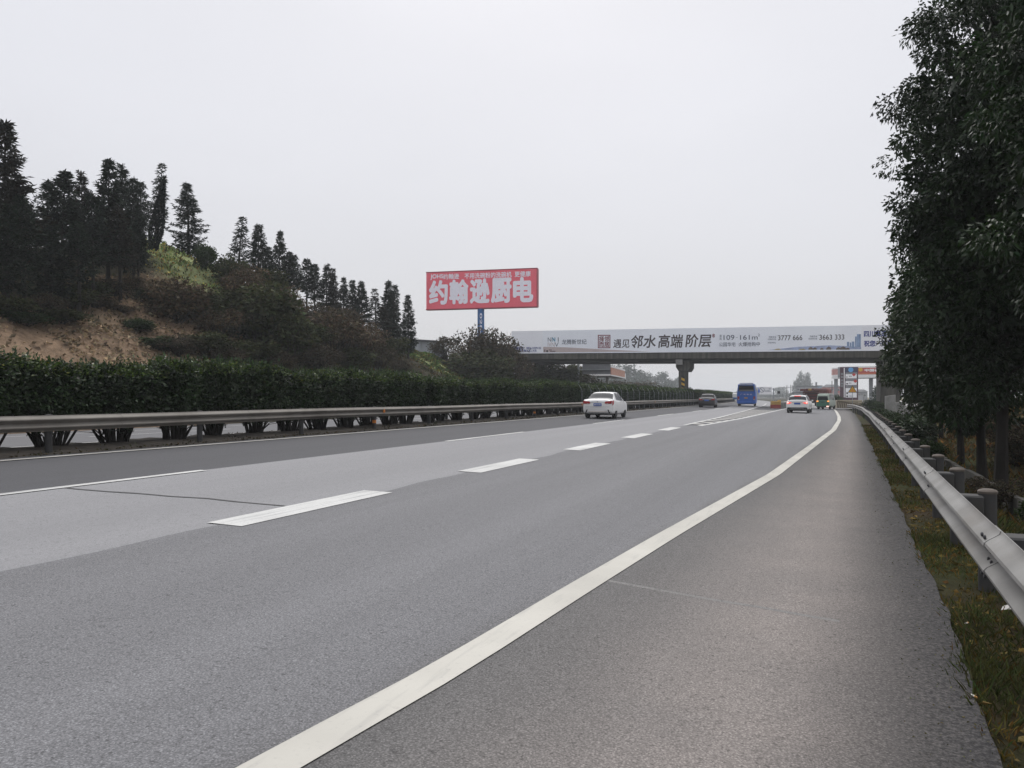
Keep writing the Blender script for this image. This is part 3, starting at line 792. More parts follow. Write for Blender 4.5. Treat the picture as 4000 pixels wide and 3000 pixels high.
FIR = [conifer(21, start=0.26), conifer(22, start=0.38, Rmax=1.7), conifer(23, start=0.12, Rmax=1.35), conifer(24, start=0.42, Rmax=1.6, dens=1.2),
       conifer(25, start=0.24, Rmax=1.8, dens=1.5), conifer(26, start=0.25, Rmax=1.1, thin=True, dens=1.2),
       conifer(27, start=0.08, Rmax=1.7, dens=1.3), conifer(28, start=0.2, Rmax=1.45, dens=1.0)]
for c_, t_ in FIR:
    for me_, mt in ((c_, M['fir']), (t_, M['bark'])): me_.materials.append(mt)

def cypress_mesh(seed=31, H=10.0, Rm=0.95):
    rg = np.random.default_rng(seed); n = 5200
    f = rg.uniform(0, 1, n); r = Rm * np.minimum(1, f * 2.6 + 0.30) * (1 - f)**0.8 * rg.uniform(0.55, 1.0, n)**0.4
    a = rg.uniform(0, 6.283, n)
    C = np.stack([r * np.cos(a), r * np.sin(a), 0.7 + f * (H - 0.7)], 1)
    D = np.stack([np.cos(a) * 0.35, np.sin(a) * 0.35, np.full(n, 1.0)], 1) + rg.normal(0, 0.2, (n, 3))
    V, F, T = leaves(C, D, rg.uniform(0.25, 0.5, n), rg.uniform(0.06, 0.12, n), tints(n, 0.6, 1.3, 0.08, rg), rg=rg)
    return np_mesh('cypress_crown', V, F, T), MB().tube((0, 0, -0.5), (0, 0, 9), 0.12, 0.02, 7).mesh('cypress_trunk')

def hill_tree(u, v, xrow, kind, label, mat=None, fat=1.0, group='conifers along the hill'):
    """tree whose tip stands on sight line (u, v), rooted on the hillside along the row xrow"""
    r = ray(u, v); t = xrow / r[0]
    for _ in range(6):
        Y = r[1] * t; t = (xrow + float(off(Y))) / r[0]
    X, Y, top = r[0] * t, r[1] * t, CAMH + r[2] * t
    g = float(G(X, Y)); h = top - g
    cm, tm = kind
    s = h / 10.0
    w = max(s, 0.62) * fat
    o = tree_thing('conifer', label, 'tree', (X, Y, g), cm, tm, mat or random.choice((M['fir'], M['fir'], M['fir_pale'], M['fir_brown'])), M['bark'], (w, w, s), random.uniform(0, 6.28), group)
    return o

HILL = [
 (23, 481, -38.5, 4, 'tallest conifer, cut by the left edge of the photo', 1.35),
 (95, 760, -36.5, 1, 'short dark conifer just right of the tallest one at the left edge', 1.2),
 (180, 698, -40.5, 3, 'conifer with a broken rounded top, first of the dense grove after the gap', 1.15),
 (240, 658, -39.0, 1, 'broad flat-topped conifer near the left end of the dense grove', 1.3),
 (321, 662, -42.0, 7, 'conifer with spread candelabra tip, third in the dense grove', 1.1),
 (365, 745, -38.0, 3, 'lower conifer in front of the dense grove with a bare pale trunk', 1.1),
 (423, 626, -39.5, 4, 'tallest pointed conifer in the middle of the dense grove', 1.25),
 (477, 633, -42.5, 7, 'slim conifer directly right of the tallest one in the grove', 1.15),
 (522, 685, -41.0, 2, 'narrow spire conifer at the right side of the dense grove', 1.0),
 (551, 703, -43.5, 3, 'conifer with open brownish branches at the right end of the grove', 1.0),
 (540, 840, -39.5, 1, 'small conifer leaning out at the foot of the grove on the green ridge', 1.0),
 (615, 635, -45.0, 5, 'slender sparse conifer standing alone on the ridge left of the cypress', 1.25),
 (737, 712, -45.0, 6, 'bushy conifer on the ridge right of the dark cypress', 1.5),
 (931, 847, -44.5, 5, 'ragged one-sided conifer rising out of the brown bushes on the slope', 1.5),
 (1008, 872, -43.5, 0, 'full pointed conifer right of the ragged one', 1.3),
 (1050, 960, -44.5, 2, 'short conifer hidden between two taller ones on the descending row', 1.1),
 (1089, 899, -43.0, 6, 'stout conifer with a knobbly tip, second peak of the descending row', 1.1),
 (1125, 981, -43.0, 1, 'dark round-shouldered conifer on the descending row', 1.1),
 (1148, 990, -42.0, 3, 'conifer leaning against the round-shouldered one', 1.1),
 (1198, 1008, -43.5, 3, 'conifer with sky showing between its bare lower trunks', 1.15),
 (1229, 1030, -42.5, 1, 'right-hand neighbour of the conifer with bare lower trunks', 1.15),
 (1275, 1028, -42.5, 7, 'taller of the close pair halfway down the descending row', 1.15),
 (1302, 1042, -41.5, 2, 'shorter of the close pair halfway down the descending row', 1.15),
 (1342, 1082, -42.5, 6, 'blunt conifer after the close pair', 1.05),
 (1378, 1089, -42.0, 2, 'narrow conifer before the last big group', 1.15),
 (1415, 1094, -41.5, 0, 'conifer at the start of the last big group', 1.2),
 (1469, 1125, -42.0, 5, 'thin-topped conifer in the notch of the last big group', 1.5),
 (1514, 1094, -39.5, 6, 'taller twin of the last big group of conifers', 1.25),
 (1538, 1107, -38.5, 2, 'right-hand twin of the last big group of conifers', 1.3),
 (1500, 1195, -36.5, 1, 'low dark conifer in front of the last big group', 1.1),
 (1595, 1146, -37.5, 2, 'lone narrow conifer at the end of the row beside the white shed', 1.2),
]
for u, v, x, k, lab, fat in HILL:
    hill_tree(u, v, x, FIR[k], lab, fat=fat * 1.05)
for u, v, x, k, lab in ((60, 700, -45.5, 0, 'conifer standing behind the tallest one at the left edge'), (140, 860, -44.5, 1, 'conifer in the dark back row between the left edge tree and the grove'),
                        (280, 780, -45.5, 4, 'conifer in the back row behind the broad flat-topped one'), (400, 800, -45.5, 2, 'conifer in the back row behind the tallest of the grove'), (470, 800, -38.5, 1, 'conifer low in the grove with brownish lower boughs'),
                        (200, 880, -37.0, 4, 'low front conifer over the dirt bank at the left'), (310, 860, -37.0, 1, 'front conifer with bare lower trunk above the dirt bank'), (30, 800, -36.0, 4, 'low front conifer at the left edge above the dirt')):
    hill_tree(u, v, x, FIR[k], lab, fat=1.25)
cyp = cypress_mesh()
for me_, mt in zip(cyp, (M['cypress'], M['bark'])): me_.materials.append(mt)
o = hill_tree(650, 707, -44.0, cyp, 'dark spindle-shaped cypress leaning right on the hill crest', M['cypress'], 1.05)
o.rotation_euler = (0.0, R(9), YAW); o.location.x -= 1.05 * CS; o.location.y -= 1.05 * SN

# ------------------------------------------------------------------ shrubs
def shrub_mesh(seed, n_clump=46, per=75, rad=0.15, L=0.07, W=0.045, twigs=22, top_twigs=False):
    """unit shrub about 1 wide and 1 high"""
    rg = np.random.default_rng(seed)
    (V, F, T), c = clumpy_crown((0.44, 0.44, 0.42), (0, 0, 0.50), n_clump, per, rad, L, W, rg, shell=0.35, droop=0.1, lumps=6)
    V[:, 2] = np.maximum(V[:, 2], 0.01)
    mb = MB()
    for k in range(twigs):
        a = rg.uniform(0, 6.283); q = c[rg.integers(0, len(c))]
        e_ = Vector(q) * (1.12 if top_twigs else 0.95); b = Vector((math.cos(a) * .05, math.sin(a) * .05, -0.05))
        m = b.lerp(e_, 0.5) + Vector((rg.normal() * .04, rg.normal() * .04, 0.05))
        mb.path([b, m, e_], [0.010, 0.005, 0.002], 4)
        if top_twigs and k % 2 == 0:
            f_ = e_ + Vector((rg.normal() * .08, rg.normal() * .08, rg.uniform(.02, .16))); mb.tube(e_, f_, 0.0022, 0.001, 3)
    return np_mesh('shrub_leaves', V, F, T), mb.mesh('shrub_stems')

SHRUB = [shrub_mesh(41), shrub_mesh(42, 60, 60, .13), shrub_mesh(43, 40, 80, .17, .08, .05), shrub_mesh(44, 64, 55, .12)]
DRY = [shrub_mesh(51, 56, 48, .13, .06, .03, 60, True), shrub_mesh(52, 46, 56, .16, .065, .03, 60, True), shrub_mesh(53, 64, 40, .12, .055, .028, 70, True)]
for m_ in SHRUB + DRY: m_[0].materials.append(M['shrub_olive']); m_[1].materials.append(M['twig'])

def shrub(X, Y, z, w, h, kind, label, rz=None, group=None, d=None):
    mat = {'o': M['shrub_olive'], 'r': M['shrub_red'], 'd': M['shrub_dry'], 'g': M['shrub_green'], 'p': M['shrub_red'], 'f': M['far_leaf'], 'k': M['hedge']}[kind]
    pool = DRY if kind in 'dr' else SHRUB
    cm, sm = pool[random.randrange(len(pool))]
    r = empty('shrub', (X, Y, z - 0.05 * h), random.uniform(0, 6.28) if rz is None else rz, label, 'bush', group)
    r.scale = (w, d or w, h)
    link('foliage', cm, mat, r, fix=False); link('stems', sm, M['twig'], r, fix=False)
    return r

def px_shrub(u, vb, hp, wp, kind, label, t=None, group='wild bushes on the cut slope'):
    if t is None: X, Y, z, t = on_ground(u, vb)
    else:
        p = at(u, vb, t); X, Y = p.x, p.y; z = float(G(X, Y))
        hp += (CAMH + ray(u, vb)[2] * t - z) * FPX / t
    return shrub(X, Y, z, wp * t / FPX * 1.05, hp * t / FPX, kind, label, group=group)

SLOPE = [
 (690, 1265, 190, 240, 'p', 'dome-shaped dark bush with coppery top below the green ridge'),
 (905, 1130, 140, 140, 'o', 'dark bush on the skyline left of the ragged conifer'),
 (960, 1200, 190, 190, 'r', 'rust-brown bush at the foot of the ragged conifer'),
 (860, 1330, 150, 220, 'r', 'low russet bush right of the coppery dome'),
 (1010, 1345, 260, 300, 'o', 'largest olive bush in the middle of the slope'),
 (1120, 1250, 150, 200, 'r', 'brown bush under the second conifer peak'),
 (1130, 1400, 200, 240, 'o', 'olive bush low in the middle of the slope'),
 (1310, 1400, 220, 280, 'r', 'wide reddish bush below the close conifer pair'),
 (1235, 1300, 130, 170, 'd', 'twiggy grey bush left of the wide reddish one'),
 (1420, 1420, 200, 190, 'r', 'tall reddish bush left of the last conifer group'),
 (980, 1425, 110, 220, 'o', 'low olive bush just above the median hedge line'),
 (800, 1400, 110, 200, 'o', 'low green-brown bush above the hedge left of centre'),
 (700, 1390, 90, 180, 'd', 'dry scrub right of the dirt bank'),
 (620, 1375, 70, 150, 'g', 'small green bush at the right edge of the dirt bank'),
 (1240, 1445, 110, 200, 'd', 'dry scrub above the hedge under the reddish bush'),
 (1480, 1445, 110, 160, 'd', 'dry scrub at the foot of the last conifer group'),
 (540, 1300, 60, 130, 'g', 'low green bush on the edge of the rubble'),
 (570, 1180, 60, 120, 'o', 'small bush at the top edge of the rubble'),
 (760, 1190, 70, 140, 'd', 'dry brush on the ridge right of the coppery dome'),
 (800, 1255, 130, 150, 'o', 'dark bush touching the coppery dome'),
 (240, 1262, 60, 220, 'o', 'low thicket under the grove above the dirt'),
 (90, 1275, 60, 220, 'g', 'low thicket at the left edge above the dirt'),
 (370, 1205, 60, 170, 'd', 'dry undergrowth below the grove'),
 (1570, 1455, 60, 110, 'd', 'dry tuft below the lone narrow conifer'),
 (1060, 1180, 140, 150, 'o', 'bush under the full pointed conifer'),
 (1350, 1290, 110, 160, 'r', 'russet bush tucked under the blunt conifer'),
 (900, 1250, 120, 170, 'o', 'olive bush between the rust-brown and russet ones'),
 (1200, 1370, 120, 170, 'o', 'olive bush in the gap of the reddish ones'),
 (1390, 1450, 100, 180, 'o', 'low bush beside the dry scrub'),
 (870, 1430, 90, 170, 'd', 'dry bush low above the hedge'),
 (1090, 1445, 80, 160, 'd', 'straw-coloured scrub above the hedge'),
 (1530, 1400, 90, 130, 'o', 'dark bush among the trunks of the last conifers'),
]
SLOPE += [(40, 1235, 90, 200, 'o', 'added dark thicket at the foot of the tallest conifer'), (160, 1225, 90, 180, 'd', 'added dark dry thicket under the grove, nearest the left edge'),  # more bushes, added to darken the ground under the grove
 (270, 1205, 90, 180, 'o', 'added dark thicket in the shade under the middle of the grove'), (350, 1170, 80, 160, 'o', 'added dark thicket behind the bare pale trunk of the grove'), (440, 1160, 80, 160, 'd', 'added brown thicket at the right foot of the grove'),
 (520, 1140, 70, 130, 'r', 'brown bush between the grove and the green ridge'), (470, 1225, 40, 140, 'd', 'low dry tuft on the top edge of the rubble')]
for s in SLOPE: px_shrub(*s)
BANK = [
 (1740, 1445, 150, 150, 'd', 'leafless bush left of the billboard pole beside the white shed', 92),
 (1850, 1475, 225, 210, 'd', 'big twiggy bush in front of the billboard pole', 88),
 (1925, 1480, 225, 200, 'd', 'big twiggy bush right of the billboard pole', 90),
 (1885, 1480, 130, 260, 'o', 'dark undergrowth below the billboard pole', 84),
 (2000, 1490, 130, 170, 'd', 'bush under the left end of the overpass', 91),
 (2080, 1500, 95, 150, 'o', 'dark bush in the shade under the left end of the overpass', 106),
 (2180, 1503, 95, 170, 'o', 'dark bush beneath the deck left of the sign post', 108),
 (2300, 1505, 60, 150, 'd', 'brush below the grey sign back', 112),
 (2240, 1500, 95, 130, 'o', 'dark bush behind the sign post beneath the deck', 114),
 (1700, 1490, 70, 140, 'g', 'low green bush on the grass bank left of the overpass', 86),
 (1800, 1500, 80, 160, 'd', 'dry scrub on the bank left of the overpass', 84),
 (2060, 1420, 140, 140, 'd', 'scraggly bush whose top shows over the white end of the banner', 112),
 (2140, 1420, 130, 150, 'd', 'thin bush behind the banner, tips just above it', 114),
 (2420, 1512, 45, 190, 'd', 'dry brush bank under the orange canopy', 140),
 (2520, 1515, 40, 200, 'd', 'pale dry brush right of the orange canopy', 150),
 (1985, 1425, 110, 130, 'd', 'bush directly left of the white banner end', 103),
]
for s in BANK: px_shrub(*s[:6], t=s[6], group='bushes about the left end of the overpass')
small = tree_thing('broad_tree', 'small round leafy tree alone on the skyline right of the green ridge', 'tree', (0, 0, 0), SHRUB[1][0], MB().path([Vector((0, 0, -.1)), Vector((.02, 0, .3)), Vector((0, .02, .7))], [.02, .015, .006], 5).mesh('trunk'), M['shrub_green'], M['bark'])
X, Y, z, t = on_ground(805, 1062); small.location = (X, Y, z); small.scale = (1.9, 1.9, 2.2)

# ------------------------------------------------------------------ median hedge, one shrub after another
def hedge_mesh(seed, n, L, W):
    rg = np.random.default_rng(seed)
    d = rg.uniform(-1, 1, (n, 3)); ax_ = rg.choice(3, n, p=(.38, .20, .42)); d[np.arange(n), ax_] = rg.choice((-1.0, 1.0), n)
    p = d / (np.abs(d)**4).sum(1, keepdims=True)**0.25
    r = np.where(rg.random(n) < 0.72, rg.uniform(0.82, 1.04, n), rg.uniform(0.3, 0.85, n))
    lump = 1 + 0.09 * np.sin(p[:, 0] * 5 + seed) * np.cos(p[:, 1] * 6 + seed * 2) + 0.05 * np.sin(p[:, 2] * 9 + seed)
    C = p * (r * lump)[:, None] * np.array([0.66, 0.86, 0.66]) + np.array([0, 0, 1.22])
    low = C[:, 2] < 0.75
    C[low, :2] *= (0.55 + 0.6 * (C[low, 2:3] - 0.5))
    D = unit(p) * 0.7 + rg.normal(size=(n, 3)) * 0.75 + np.array([0, 0, 0.25])
    t = tints(n, 0.55, 1.35, 0.10, rg)
    young_lit = (C[:, 2] > 1.58) & (rg.random(n) < 0.5); t[young_lit] *= np.array([2.6, 2.3, 1.0])  # yellow-green young leaf, brightened further as if lit from above
    dry = rg.random(n) < 0.02; t[dry] *= np.array([1.9, 1.1, 0.8])
    m = 1100; q = rg.uniform(-1, 1, (m, 3)) * np.array([.50, .74, .50]) + np.array([0, 0, 1.22])     # inner leaf with shade put into its dark tint
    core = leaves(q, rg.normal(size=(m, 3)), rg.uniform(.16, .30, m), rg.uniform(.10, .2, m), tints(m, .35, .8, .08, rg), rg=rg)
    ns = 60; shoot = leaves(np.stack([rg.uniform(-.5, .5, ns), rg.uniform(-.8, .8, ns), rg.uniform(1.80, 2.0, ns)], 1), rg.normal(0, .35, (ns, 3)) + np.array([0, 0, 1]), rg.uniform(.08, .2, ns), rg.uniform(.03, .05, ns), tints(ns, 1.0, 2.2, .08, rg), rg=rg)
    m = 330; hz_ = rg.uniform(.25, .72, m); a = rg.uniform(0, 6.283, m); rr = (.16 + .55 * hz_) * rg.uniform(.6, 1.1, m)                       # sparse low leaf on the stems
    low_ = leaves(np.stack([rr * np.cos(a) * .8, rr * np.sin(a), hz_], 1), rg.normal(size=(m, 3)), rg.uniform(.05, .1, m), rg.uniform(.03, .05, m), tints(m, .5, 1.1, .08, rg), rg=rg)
    V, F, T = join([leaves(C, D, L * rg.uniform(0.7, 1.25, n), W * rg.uniform(0.7, 1.2, n), t, rg=rg), core, low_, shoot])
    mb = MB()
    for k in range(22):
        a = rg.uniform(0, 6.283); q = rg.uniform(0.3, 1)
        b = Vector((math.cos(a) * .2 * q, math.sin(a) * .24 * q, -0.12)); e_ = Vector((math.cos(a) * .52 * q, math.sin(a) * .72 * q * rg.uniform(.6, 1.2), rg.uniform(.75, 1.3)))
        m = b.lerp(e_, 0.5) + Vector((rg.normal() * .06, rg.normal() * .08, 0))
        mb.path([b, m, e_], [rg.uniform(.022, .05), .026, .010], 5)
    for k in range(5):
        a = rg.uniform(0, 6.283); b = Vector((math.cos(a) * .12, math.sin(a) * .15, 0.02)); e_ = Vector((math.cos(a) * .35, math.sin(a) * .95, rg.uniform(.2, .55)))
        mb.path([b, b.lerp(e_, .5) + Vector((0, 0, .1)), e_], [.016, .011, .004], 4)
    return np_mesh('hedge_leaves', V, F, T), mb.mesh('hedge_stems')
HN = [hedge_mesh(60 + k, 7600, 0.085, 0.05) for k in range(4)]
HF = [hedge_mesh(70 + k, 2200, 0.15, 0.09) for k in range(4)]
for m_ in HN + HF: m_[0].materials.append(M['hedge']); m_[1].materials.append(M['bark'])
NTH = ['first', 'second', 'third', 'fourth', 'fifth', 'sixth', 'seventh', 'eighth', 'ninth', 'tenth', 'eleventh', 'twelfth', 'thirteenth', 'fourteenth', 'fifteenth', 'sixteenth', 'seventeenth', 'eighteenth', 'nineteenth', 'twentieth']
hedge_y = []
y = 7.2
while y < 226:
    hedge_y.append(y); y += 1.52 + random.uniform(-0.16, 0.2)
vis = 0
fenced = {k: i for i, k in enumerate([k for k, y in enumerate(hedge_y) if y < 98][::-1])}
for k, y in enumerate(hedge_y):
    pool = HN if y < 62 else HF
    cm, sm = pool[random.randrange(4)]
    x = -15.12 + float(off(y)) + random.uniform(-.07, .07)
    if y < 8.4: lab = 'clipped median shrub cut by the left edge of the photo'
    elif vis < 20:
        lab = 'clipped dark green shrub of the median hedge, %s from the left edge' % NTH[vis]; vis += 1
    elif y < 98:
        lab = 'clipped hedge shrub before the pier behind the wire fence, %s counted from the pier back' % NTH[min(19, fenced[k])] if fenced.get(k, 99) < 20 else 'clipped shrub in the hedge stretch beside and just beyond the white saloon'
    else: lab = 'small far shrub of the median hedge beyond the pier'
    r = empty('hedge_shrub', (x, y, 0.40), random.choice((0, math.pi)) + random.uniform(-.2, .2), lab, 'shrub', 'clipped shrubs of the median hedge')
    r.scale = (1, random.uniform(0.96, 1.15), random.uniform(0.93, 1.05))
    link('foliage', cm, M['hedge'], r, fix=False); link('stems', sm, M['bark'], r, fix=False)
# ------------------------------------------------------------------ roadside camphor trees on the right
def camphor(seed, axes, cz, n_clump, per, rad, L, W, base_r, lean=(0, 0), egg=0.15):
    rg = np.random.default_rng(seed)
    (V, F, T), c = clumpy_crown(axes, (lean[0] * .5, lean[1] * .5, cz), n_clump, per, rad, L, W, rg, shell=0.45, droop=0.55, lumps=9, egg=egg)
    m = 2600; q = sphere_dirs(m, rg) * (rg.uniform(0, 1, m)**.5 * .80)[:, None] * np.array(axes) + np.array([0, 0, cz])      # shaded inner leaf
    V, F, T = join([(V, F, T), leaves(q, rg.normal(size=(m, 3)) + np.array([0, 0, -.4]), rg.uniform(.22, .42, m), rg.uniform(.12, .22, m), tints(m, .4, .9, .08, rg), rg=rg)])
    mb = limbs(1.6, base_r, [tuple(x) for x in c], lean, every=2, rg=rg)
    return np_mesh('camphor_crown', V, F, T), mb.mesh('camphor_trunk')
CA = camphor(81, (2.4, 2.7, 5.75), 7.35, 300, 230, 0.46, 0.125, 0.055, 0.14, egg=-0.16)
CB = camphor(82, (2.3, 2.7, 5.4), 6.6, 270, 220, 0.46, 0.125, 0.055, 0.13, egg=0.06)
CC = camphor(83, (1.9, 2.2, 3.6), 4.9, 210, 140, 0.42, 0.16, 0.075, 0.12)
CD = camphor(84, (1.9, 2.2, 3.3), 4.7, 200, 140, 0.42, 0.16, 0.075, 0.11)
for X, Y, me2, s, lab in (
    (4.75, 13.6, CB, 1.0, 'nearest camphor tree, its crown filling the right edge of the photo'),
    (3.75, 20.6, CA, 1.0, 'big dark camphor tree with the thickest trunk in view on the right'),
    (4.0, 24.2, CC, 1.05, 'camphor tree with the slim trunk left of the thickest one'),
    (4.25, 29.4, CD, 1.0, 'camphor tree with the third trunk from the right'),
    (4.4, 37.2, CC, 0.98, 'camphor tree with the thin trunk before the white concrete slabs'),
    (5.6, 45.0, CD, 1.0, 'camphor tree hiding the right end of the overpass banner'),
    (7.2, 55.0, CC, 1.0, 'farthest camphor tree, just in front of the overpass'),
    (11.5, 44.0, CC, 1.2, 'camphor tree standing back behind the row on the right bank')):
    o = tree_thing('camphor_tree', lab, 'tree', (X, Y, float(G(X, Y)) - 0.05), me2[0], me2[1], M['camphor'] if Y < 27 else M['camphor_hazed'], M['bark'], (s, s, s), random.uniform(0, 6.28), 'camphor trees along the right shoulder')

# undergrowth beyond the right barrier
for X, Y, w, h, k, lab in (
    (3.1, 33.0, 1.9, 1.5, 'k', 'dark bushy shrub behind the barrier near the kilometre marker'),
    (3.3, 36.0, 1.6, 1.4, 'k', 'second dark shrub behind the marker'),
    (3.7, 48.0, 1.8, 1.3, 'g', 'pale green shrub along the far barrier before the slabs'),
    (3.9, 53.0, 1.8, 1.3, 'g', 'grey-green shrub at the foot of the concrete slabs'),
    (3.7, 60.0, 2.0, 1.2, 'g', 'low green shrub by the end of the barrier'),
    (4.2, 66.0, 2.2, 1.3, 'g', 'green shrub under the overpass leg'),
    (4.4, 73.0, 2.2, 1.2, 'g', 'green shrub right of the warning triangle'),
    (2.9, 26.0, 1.0, 0.8, 'g', 'small green shrub below the slim trunk'),
    (3.0, 17.5, 1.1, 0.8, 'd', 'dry bramble left of the thickest trunk'),
    (4.2, 18.2, 1.4, 0.9, 'd', 'dry bramble at the foot of the thickest trunk'),
    (5.6, 21.5, 1.6, 1.0, 'd', 'brown bramble behind the thickest trunk'),
    (5.5, 27.5, 1.9, 1.2, 'd', 'brown bramble between the trunks'),
    (3.5, 13.0, 0.9, 0.6, 'd', 'dry weeds beyond the near posts'),
    (6.4, 33.0, 2.2, 1.5, 'd', 'brown scrub behind the third trunk'),
    (6.4, 42.0, 2.4, 1.8, 'd', 'brown scrub behind the thin trunk'),
    (7.2, 17.0, 1.5, 1.0, 'd', 'brown scrub at the right edge of the photo'),
    (8.5, 22.0, 1.8, 0.9, 'g', 'green patch of weeds right of the thickest trunk'),
    (11.5, 29.0, 2.6, 1.6, 'd', 'tan scrub high on the right bank'),
    (3.4, 15.2, 0.8, 0.7, 'g', 'small leafy weed beyond the posts')):
    shrub(X, Y, float(G(X, Y)), w, h, k, lab, group='undergrowth on the right bank')

# concrete lip of the roadside drain
mb = MB()
for y in np.arange(13, 40, 2.0):
    x = 3.35 + 0.004 * (y - 13); mb.box(x, x + 0.12, y, y + 1.96, -1.2, -0.42 + 0.02 * math.sin(y))
dr_ = mb.build('drain_kerb', M['concrete'], label='long concrete lip of the drain ditch beyond the right barrier', cat='drain')

# kilometre marker behind the barrier
p = at(3523, 1684, 30.0); gz = float(G(p.x, p.y))
k_ = empty('marker_post', (p.x, p.y, gz), label='small white kilometre marker post with red band behind the right barrier', cat='marker')
hh = p.z - gz + 0.12
MB().bbox(-.055, .055, -.04, .04, -.2, hh, .01).build('post', M['panel_white'], k_)
MB().box(-.058, .058, -.043, .043, hh - .11, hh - .04).build('red_band', M['sign_red'], k_)
MB().box(-.03, .03, -.046, -.0405, hh - .30, hh - .20).build('number_plate', M['bolt'], k_)

# grass of the verge: single blades, no one could count them
def grass(name, n, xf, yr, hmin, hmax, width, seed, power=1.0, mat='grass', colour=None, zf=G):
    rg = np.random.default_rng(seed)
    Y = yr[0] + (yr[1] - yr[0]) * rg.random(n)**power
    X = xf(Y, rg.random(n))
    Z = zf(X, Y)
    patch = bumps(X * 2.3, Y * 1.5)
    keep = rg.random(n) < np.clip(0.62 + 0.35 * patch, 0.12, 1) * (1 - 0.93 * zones(X, Y)[0] * (X < -20))
    X, Y, Z, patch = X[keep], Y[keep], Z[keep], patch[keep]; n = len(X)
    h = rg.uniform(hmin, hmax, n) * (1 + 0.35 * patch); h = np.maximum(h, hmin * .5)
    a = rg.uniform(0, 6.283, n); ln = rg.uniform(0.2, 1.1, n)
    D = np.stack([np.cos(a) * ln, np.sin(a) * ln, np.ones(n)], 1)
    w = width * (1 + np.maximum(0, Y - 8) * 0.05)
    C = np.stack([X, Y, Z - 0.01], 1)
    t = tints(n, 0.55, 1.4, 0.12, rg)
    straw = rg.random(n) < np.clip(0.48 - 0.4 * patch, 0.12, 0.95)
    t[straw] *= np.array([1.75, 1.05, 0.85])
    if colour is not None: t *= colour
    V, F, T = leaves(C, D, h, w, t, 0.1, rg)
    return link(name, np_mesh(name, V, F, T), M[mat], kind='stuff', fix=False)
grass('verge_grass', 42000, lambda Y, q: p_edge(Y) - 0.09 + 0.9 * q**1.2, (2.2, 46), 0.025, 0.11, 0.009, 91, 1.7)
grass('verge_grass', 22000, lambda Y, q: p_edge(Y) + 0.6 + 2.2 * q, (3.0, 60), 0.05, 0.24, 0.014, 92, 1.4)
grass('bank_weeds', 26000, lambda Y, q: p_edge(Y) + 1.8 + 11 * q**1.2, (8, 75), 0.10, 0.40, 0.022, 93, 1.0, 'weed', np.array([2.2, 1.8, 1.5]))
grass('slope_weeds', 42000, lambda Y, q: off(Y) - 28.8 - 19.5 * q, (16, 100), 0.10, 0.32, 0.04, 94, 1.0, 'weed')
def green_x(Y, q): return off(Y) - 45.5 + 7.5 * (q - .5) * 2
grass('slope_grass', 16000, green_x, (40, 61), 0.10, 0.34, 0.05, 95, 1.0, 'grass', np.array([3.0, 3.4, 3.6]))
grass('slope_grass', 12000, lambda Y, q: off(Y) - 38 + 6.5 * (q - .5) * 2, (69, 89), 0.12, 0.34, 0.06, 96, 1.0, 'grass', np.array([1.2, 1.6, 1.4]))
grass('median_weeds', 6000, lambda Y, q: off(Y) - 13.75 - 2.4 * q, (8, 80), 0.03, 0.12, 0.018, 97, 1.0, 'weed', zf=lambda X, Y: 0.36 + 0 * X)

def litter(name, n, xf, yr, size, seed, mat, c, zf=G, power=1.0):
    """fallen leaves or stone chips lying flat"""
    rg = np.random.default_rng(seed)
    Y = yr[0] + (yr[1] - yr[0]) * rg.random(n)**power; X = xf(Y, rg.random(n))
    C = np.stack([X, Y, zf(X, Y) + 0.012], 1); a = rg.uniform(0, 6.283, n)
    D = np.stack([np.cos(a), np.sin(a), rg.uniform(-.1, .5, n)], 1)
    L = rg.uniform(size * .5, size * 1.4, n)
    V, F, T = leaves(C, D, L, L * .5, tints(n, .5, 1.6, .1, rg) * np.array(c), .3, rg)
    return link(name, np_mesh(name, V, F, T), M[mat], kind='stuff', fix=False)
litter('fallen_leaves', 2600, lambda Y, q: p_edge(Y) - 0.05 + 1.0 * q**.8, (2.3, 30), 0.06, 101, 'weed', (2.2, 1.55, 1.1), power=1.5)
litter('fallen_leaves', 5000, lambda Y, q: p_edge(Y) + 1.0 + 7 * q, (6, 60), 0.10, 102, 'weed', (1.2, .85, .7))
litter('road_grit', 900, lambda Y, q: p_edge(Y) - 0.35 * q**1.5, (2.3, 22), 0.014, 103, 'weed', (1.6, 1.5, 1.6), zf=lambda X, Y: zr(X, Y) + 0.0, power=1.5)
litter('fallen_leaves', 3000, lambda Y, q: off(Y) - 13.75 - .7 * q, (9, 60), 0.07, 104, 'weed', (.9, .8, .8), zf=lambda X, Y: 0.345 + 0 * X)
# rubble chips over the bare dirt
rg = np.random.default_rng(105); n = 15000
Y = rg.uniform(16, 45, n); X = off(Y) - 29.5 - rg.random(n) * 12
dm, gmk, _ = zones(X, Y); keep = rg.random(n) < dm * (0.22 + 0.78 * (Y > 27)); X, Y = X[keep], Y[keep]; n = len(X)
C = np.stack([X, Y, G(X, Y) + .02], 1); a = rg.uniform(0, 6.283, n)
L = rg.uniform(.08, .34, n)
V, F, T = leaves(C, np.stack([np.cos(a), np.sin(a), rg.uniform(0, .9, n)], 1), L, L * .6, tints(n, .35, 1.9, .06, rg) * np.array([4.4, 3.3, 4.6]), .5, rg)
link('rubble_chips', np_mesh('rubble_chips', V, F, T), M['weed'], kind='stuff', fix=False)

# ------------------------------------------------------------------ lettering
def text_mesh(body, bold=0.0, shear=0.0):
    c = bpy.data.curves.new('lettering', 'FONT'); c.body = body; c.resolution_u = 3; c.offset = bold; c.shear = shear
    o = bpy.data.objects.new('tmp', c); me = bpy.data.meshes.new_from_object(o)
    bpy.data.objects.remove(o); bpy.data.curves.remove(c)
    return me

